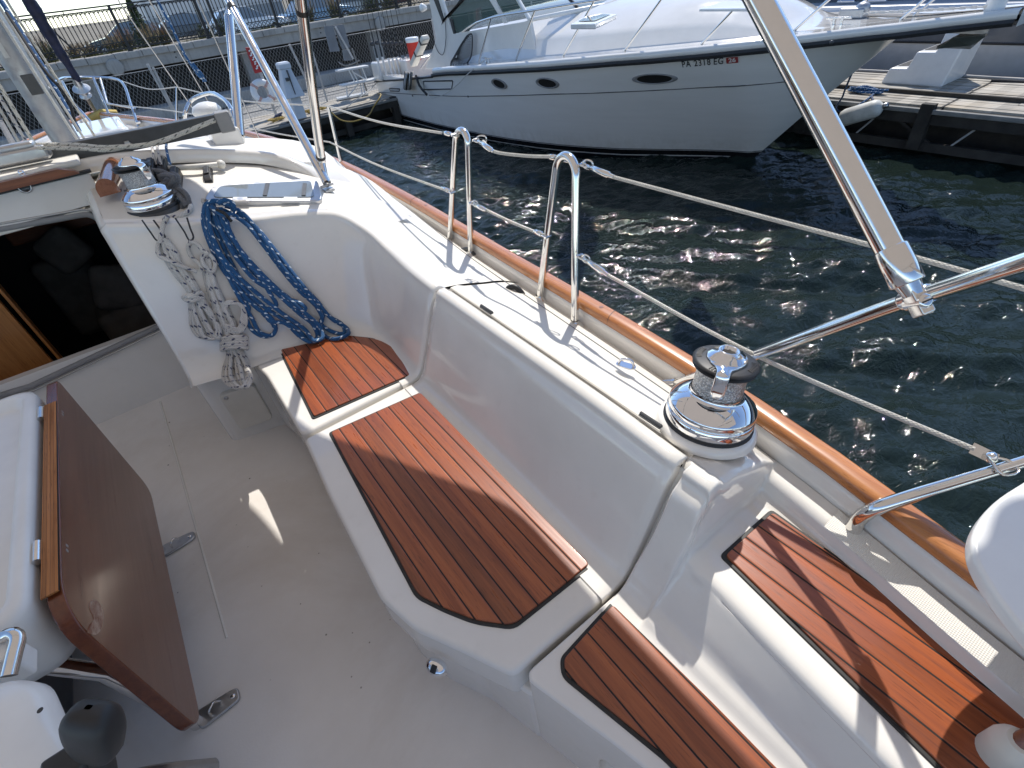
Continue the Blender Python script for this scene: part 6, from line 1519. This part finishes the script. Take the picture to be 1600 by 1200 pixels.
# white steps on the dock
ws = thing('folding_steps', 'white tubular folding steps standing on the dock by the cruiser stern', 'steps', dk(545, 160)); wY = 11.75
m1 = [((526, 111), (573, 103)), ((532, 134), (587, 123))]
for (a, b) in m1:
    pa_, pb_ = atY(*a, wY), atY(*b, wY); m = MB(); m.bar(pa_, pb_, .20, .035); m.build('step_tread', MAT['white'], ws, bevel=.008)
pa_, pb_ = dk(527, 157), dk(575, 148); m = MB(); m.bar(pa_ + Vector((0, 0, .03)), pb_ + Vector((0, 0, .03)), .22, .04); m.build('base', MAT['white'], ws, bevel=.01)
m = MB()
for (a, b) in (((545, 110), (555, 129)), ((550, 110), (560, 128)), ((552, 113), (571, 124)), ((566, 106), (573, 124)), ((541, 134), (543, 152)), ((563, 130), (566, 148)), ((567, 129), (570, 147)), ((543, 152), (560, 131))): m.tube([atY(*a, wY - .03), atY(*b, wY - .03)], .013, 6)
m.build('frame_tubes', MAT['white'], ws)
# grey utility boards on the fence
gb = thing('utility_board', 'two weathered grey boards with a diagonal pipe mounted on the fence', 'utility board', atY(525, 60, 12.1))
gm_ = plain('weathered_grey_board', (.20, .215, .23), .8, vary=.15, scale=5)
for px in ([(507, 41), (520, 40), (531, 80), (517, 81)], [(522, 40), (537, 38), (547, 74), (536, 77)]):
    pp = [atY(u, v, 12.10) for u, v in px]; m = MB(); m.add(pp + [p + Vector((0, .06, 0)) for p in pp], [(3,2,1,0), (4,5,6,7)] + [(i, (i+1)%4, 4+(i+1)%4, 4+i) for i in range(4)]); m.build('board', gm_, gb)
m = MB(); m.tube([atY(524, 42, 12.04), atY(552, 92, 12.04)], .02, 8); m.build('pipe', MAT['galv'], gb)
pp = [atY(u, v, 12.12) for u, v in ((537, 78), (546, 77), (552, 94), (540, 95))]; m = MB(); m.add(pp + [p + Vector((0, .1, 0)) for p in pp], [(3,2,1,0), (4,5,6,7)] + [(i, (i+1)%4, 4+(i+1)%4, 4+i) for i in range(4)]); m.build('meter_box', gm_, gb)
m = MB(); m.tube([atY(529, 97, 12.0), atY(537, 102, 12.0), atY(552, 99, 12.0), atY(562, 94, 12.0)], .014, 6, 3); m.tube([atY(550, 76, 12.05), atY(573, 142, 12.05)], .02, 6); m.build('conduit', MAT['dockrub'], gb)
tangle(dk(432, 190), .20, .10, 16, .012, 'rope_yellow', 'dock_line', 'heap of yellow line on the left part of the timber dock', 11, .05)
tangle(dk(436, 187), .10, .08, 12, .014, 'rope_dark', 'dock_line', 'dark coil of line beside the yellow heap on the dock', 12, .10)
tangle(dk(489, 176), .28, .06, 14, .012, 'rope_yellow', 'dock_line', 'yellow line lying by the dock edge behind the upright strut', 13, .05)
tangle(dk(507, 172), .12, .06, 9, .013, 'rope_yellow', 'dock_line', 'small yellow coil on the dock right of the upright strut', 14, .05)
# ================================================================== COILED ROPES ABOARD
# face of the moulding they lie against, and the seat below it
FA, FB2, FC = Vector((.05, 2.045, Z(1.15))), Vector((.40, 1.97, Z(1.15))), Vector((.13, 2.255, Z(.655)))
FN = (FB2 - FA).cross(FC - FA).normalized()
if FN.y > 0: FN = -FN
def onface(u, v, lift=.012):
    p = atP(u, v, FA + FN * lift, FN)
    if p.z < ZS + lift: p = at(u, v, ZC - ZS - lift)
    return p
def coil_strand(m, px, r, lift, n=8, sub=7, closed=False):
    m.tube([onface(u, v, l if isinstance(l, float) else lift) for u, v, *lr in px for l in [lr[0] if lr else lift]], r, n, sub, closed)
RB_ = .0088
blue = thing('rope_coil', 'long blue braided rope coil hung over the coaming with its loops on the forward seat', 'rope', onface(330, 340))
m = MB()
L_ = .014
S = [
 [(322, 318), (318, 345), (330, 385), (352, 425), (376, 455), (388, 480), (386, 500), (398, 518), (416, 527), (428, 520), (428, 508), (414, 492), (396, 470), (372, 430), (346, 380), (333, 345), (336, 322)],
 [(326, 316), (326, 350), (345, 395), (372, 432), (410, 466), (445, 492), (478, 516), (492, 532), (502, 528), (500, 512), (480, 492), (445, 462), (405, 425), (368, 378), (348, 345), (345, 324)],
 [(332, 316), (336, 345), (362, 385), (398, 425), (440, 466), (470, 490), (490, 508), (496, 526), (484, 534), (470, 526), (445, 505), (420, 500), (418, 485), (432, 478), (420, 455), (385, 405), (358, 360), (352, 330)],
 [(352, 322), (374, 330), (398, 352), (418, 380), (440, 415), (470, 450), (498, 475), (520, 500), (540, 512), (543, 522), (530, 528), (508, 526), (498, 514), (503, 498), (496, 482), (470, 455), (440, 420), (410, 380), (385, 350), (362, 334)],
 [(346, 326), (380, 344), (404, 370), (428, 402), (455, 435), (488, 462), (505, 490), (502, 505), (520, 518), (538, 520), (536, 508), (515, 495), (492, 468), (460, 430), (430, 390), (400, 355), (372, 332)],
 [(338, 330), (352, 372), (378, 415), (400, 440), (430, 455), (452, 468), (470, 474), (478, 482), (470, 488), (460, 480), (452, 468), (425, 448), (395, 420), (365, 372), (350, 340)],
 [(320, 330), (328, 372), (352, 415), (384, 452), (415, 480), (440, 498), (462, 512), (480, 528), (492, 534), (500, 524), (494, 508), (470, 486), (436, 460), (400, 430), (370, 395), (340, 350)],
 [(330, 322), (322, 352), (338, 395), (362, 432), (384, 462), (402, 482), (424, 498), (430, 512), (424, 524), (408, 520), (394, 498), (376, 468), (354, 428), (336, 385), (328, 350)],
]
random.seed(31)
for i, s in enumerate(S):
    pts = [(u + random.uniform(-1.2, 1.2), v + random.uniform(-1, 1), L_ + .010 * ((i * 3) % 4) * .6 + .004 * math.sin(j * 1.3 + i)) for j, (u, v) in enumerate(s)]
    coil_strand(m, pts, RB_, L_)
m.build('strands', MAT['rope_blue'], blue)
m = MB(); coil_strand(m, [(318, 335, .03), (322, 320, .035), (334, 314, .04), (350, 318, .04), (362, 322, .04), (364, 330, .03), (352, 336, .05), (338, 330, .05), (330, 322, .045)], RB_ * 1.05, .03); coil_strand(m, [(340, 318, .05), (352, 313, .05), (364, 318, .05), (366, 328, .04)], RB_, .03); m.build('head_wrap', MAT['rope_blue'], blue)
m = MB(); m.tube([onface(338, 328, .055), onface(350, 333, .06), onface(362, 346, .05)], .006, 8, 3); m.build('tie', MAT['black'], blue)
RW = .0078
# first white hank
w1_ = thing('rope_coil', 'shorter white rope hank with navy flecks under the cabin winch', 'rope', onface(265, 370))
m = MB(); random.seed(8)
for i in range(6):
    o = i - 2.5
    s = [(254 + o*1.2, 372), (262 + o*2.2, 398), (282 + o*2.6, 430), (300 + o*2.2, 458), (306 + o*3.2, 488), (314 + o*5.2, 512), (322 + o*5.0, 528 + abs(o)*-2), (336 + o*2.2, 528), (340 + o*1.2 , 514), (332 - o*1.0, 494), (316 - o*1.6, 470), (304 - o*1.8, 448), (290 - o*1.8, 425), (270 + o*1.0, 392), (260, 374)]
    coil_strand(m, [(u + random.uniform(-1, 1), v + random.uniform(-1, 1), .010 + .007 * (i % 3)) for u, v in s], RW, .012)
m.build('strands', MAT['rope_white'], w1_)
m = MB(); coil_strand(m, [(286, 466, .02), (292, 462, .036), (304, 460, .042), (314, 457, .036), (317, 463, .02), (308, 468, .042), (294, 470, .04), (288, 467, .02), (300, 464, .046), (314, 464, .03)], RW, .03); m.build('wrap', MAT['rope_white'], w1_)
m = MB(); coil_strand(m, [(254, 372, .02), (246, 385, .025), (248, 398, .03), (266, 408, .035), (290, 418, .035), (308, 424, .03)], RW, .02); coil_strand(m, [(262, 338, .05), (256, 350, .035), (252, 366, .03), (250, 380, .03)], RW * 1.1, .02); m.build('tail', MAT['rope_white'], w1_)
w2_ = thing('rope_coil', 'longer white rope hank with navy flecks, wrapped low down beside the blue coil', 'rope', onface(325, 410))
m = MB(); random.seed(18)
for i in range(6):
    o = i - 2.5
    s = [(322 + o*1.6, 398), (324 + o*2.0, 420), (330 + o*2.4, 446), (342 + o*3.2, 478), (354 + o*4.5, 508), (362 + o*3.6, 532), (364 + o*3.0, 552), (362 + o*5.2, 578), (368 + o*5.6, 598), (380 + o*2.5, 605), (388 + o*1.6, 594), (380 - o*2.4, 566), (368 - o*2.2, 540), (362 - o*3.4, 512), (348 - o*3.0, 480), (334 - o*2.2, 448), (326 - o*1.4, 416), (324, 400)]
    coil_strand(m, [(u + random.uniform(-1.3, 1.3), v + random.uniform(-1, 1), .010 + .008 * (i % 3)) for u, v in s], RW, .012)
for i in range(4):
    o = i * 3.2; coil_strand(m, [(346, 478 + o, .02), (360, 471 + o*.3, .03), (376 + o * .2, 478, .035), (384 - o*.6, 496, .035), (380 - o, 514, .03), (366, 522 - o, .03), (352, 508, .03)], RW, .02)
m.build('strands', MAT['rope_white'], w2_)
m = MB(); k_ = []
for i in range(5):
    v = 528 + i * 4.2; k_ += [(346, v + 2, .010), (352, v, .045), (366, v - 2, .058), (380, v - 2, .045), (386, v, .010)]
coil_strand(m, k_, RW, .03); m.build('wrap', MAT['rope_white'], w2_)
m = MB(); coil_strand(m, [(299, 376, .03), (294, 388, .02), (300, 402, .02), (312, 412, .03), (318, 424, .03)], RW, .02); coil_strand(m, [(296, 378, .03), (306, 380, .03), (318, 392, .035), (328, 398, .035), (336, 412, .03), (332, 424, .03), (320, 416, .04), (316, 402, .035), (326, 394, .04)], RW, .03); m.build('knot', MAT['rope_white'], w2_)
# black bungee loops that hold the hanks
for (lab, pts) in (('black bungee loop hanging from the rim under the cabin winch', [(222, 344, .012), (236, 364, .02), (246, 376, .02), (258, 372, .02), (250, 358, .02), (240, 344, .012)]), ('black bungee loops holding the longer white hank', [(274, 341, .012), (288, 362, .02), (298, 376, .025), (301, 374, .025), (297, 356, .02), (292, 340, .012)])):
    m = MB(); coil_strand(m, pts, .0032, .02, 6, 4); tag(m.build('bungee_loop', MAT['black']), lab, 'bungee')
# grey line bundled by the clutches and a turn round the cabin winch
gy = thing('rope_bundle', 'grey rope knotted in a bundle between the cabin winch and the clutches', 'rope', at(275, 290, .60))
m = MB(); hz = lambda u, v, h: at(u, v, h)
for pts in ([(232, 266, .50), (252, 268, .51), (268, 276, .53), (266, 286, .53), (252, 290, .54), (250, 300, .57), (262, 312, .59)], [(240, 272, .52), (258, 282, .54), (270, 272, .51), (278, 282, .52), (272, 296, .55), (282, 308, .57), (292, 322, .60)], [(236, 276, .53), (254, 292, .56), (264, 280, .52), (274, 286, .53), (284, 300, .56), (288, 316, .59), (284, 326, .61)], [(250, 300, .58), (246, 284, .55), (262, 274, .51), (272, 280, .51), (266, 292, .54), (276, 304, .56)], [(258, 318, .6), (266, 304, .57), (280, 296, .55), (292, 306, .57), (296, 320, .6)]):
    m.tube([hz(*p) for p in pts], .0105, 10, 6)
m.build('strands', MAT['rope_grey'], gy)
m = MB(); m.tube([at(204, 300, .555), at(184, 305, .57), at(168, 318, .585), at(172, 332, .595), at(190, 340, .60), at(204, 340, .60)], .0115, 10, 5); m.build('winch_turn', MAT['rope_grey'], gy)
wl = thing('jib_sheet', 'white sheet with navy flecks led round the cabin winch base', 'rope', at(280, 335, .62))
m = MB(); m.tube([at(288, 308, .585), at(297, 318, .60), at(294, 330, .61), at(280, 338, .615), at(264, 341, .615), at(258, 344, .60)], .0098, 10, 5); m.build('strand', MAT['rope_white'], wl)
m = MB(); m.tube([at(296, 322, .62), at(308, 328, .635), at(316, 324, .63), at(318, 312, .61)], .0085, 10, 5); m.build('tail', MAT['rope_white'], wl)
# ------------------------------------------------------------------ light, sky, camera
SUN_AZ, SUN_EL = math.radians(51), math.radians(53)
w = bpy.data.worlds.new('World'); SC.world = w; w.use_nodes = True
nt = w.node_tree; bg = nt.nodes['Background']; sky = nt.nodes.new('ShaderNodeTexSky'); sky.sky_type = 'NISHITA'; sky.sun_disc = False
sky.sun_elevation = SUN_EL; sky.sun_rotation = SUN_AZ; sky.air_density = .7; sky.dust_density = .05; sky.ozone_density = 1.0
nt.links.new(sky.outputs[0], bg.inputs[0]); bg.inputs[1].default_value = .145
sl = bpy.data.lights.new('sun', 'SUN'); sl.energy = 2.95; sl.angle = math.radians(.53); sl.color = (1, .955, .89)
so = bpy.data.objects.new('sun', sl); COL.objects.link(so)
sd = Vector((math.sin(SUN_AZ) * math.cos(SUN_EL), math.cos(SUN_AZ) * math.cos(SUN_EL), math.sin(SUN_EL)))
so.rotation_euler = sd.to_track_quat('Z', 'Y').to_euler(); so.location = (3, 3, 12)
cd = bpy.data.cameras.new('camera'); co = bpy.data.objects.new('camera', cd); COL.objects.link(co)
cd.sensor_width = 36; cd.sensor_fit = 'HORIZONTAL'; cd.lens = FPX / 1600 * 36; cd.clip_start = .02; cd.clip_end = 3000
co.matrix_world = Matrix.Translation(CAM) @ Matrix((CR, -CD, -CF)).transposed().to_4x4()
SC.camera = co
SC.render.resolution_x, SC.render.resolution_y = 1024, 768
SC.view_settings.view_transform = 'Standard'; SC.view_settings.look = 'None'; SC.view_settings.exposure = .64; SC.view_settings.gamma = 1
SC.render.engine = 'CYCLES'
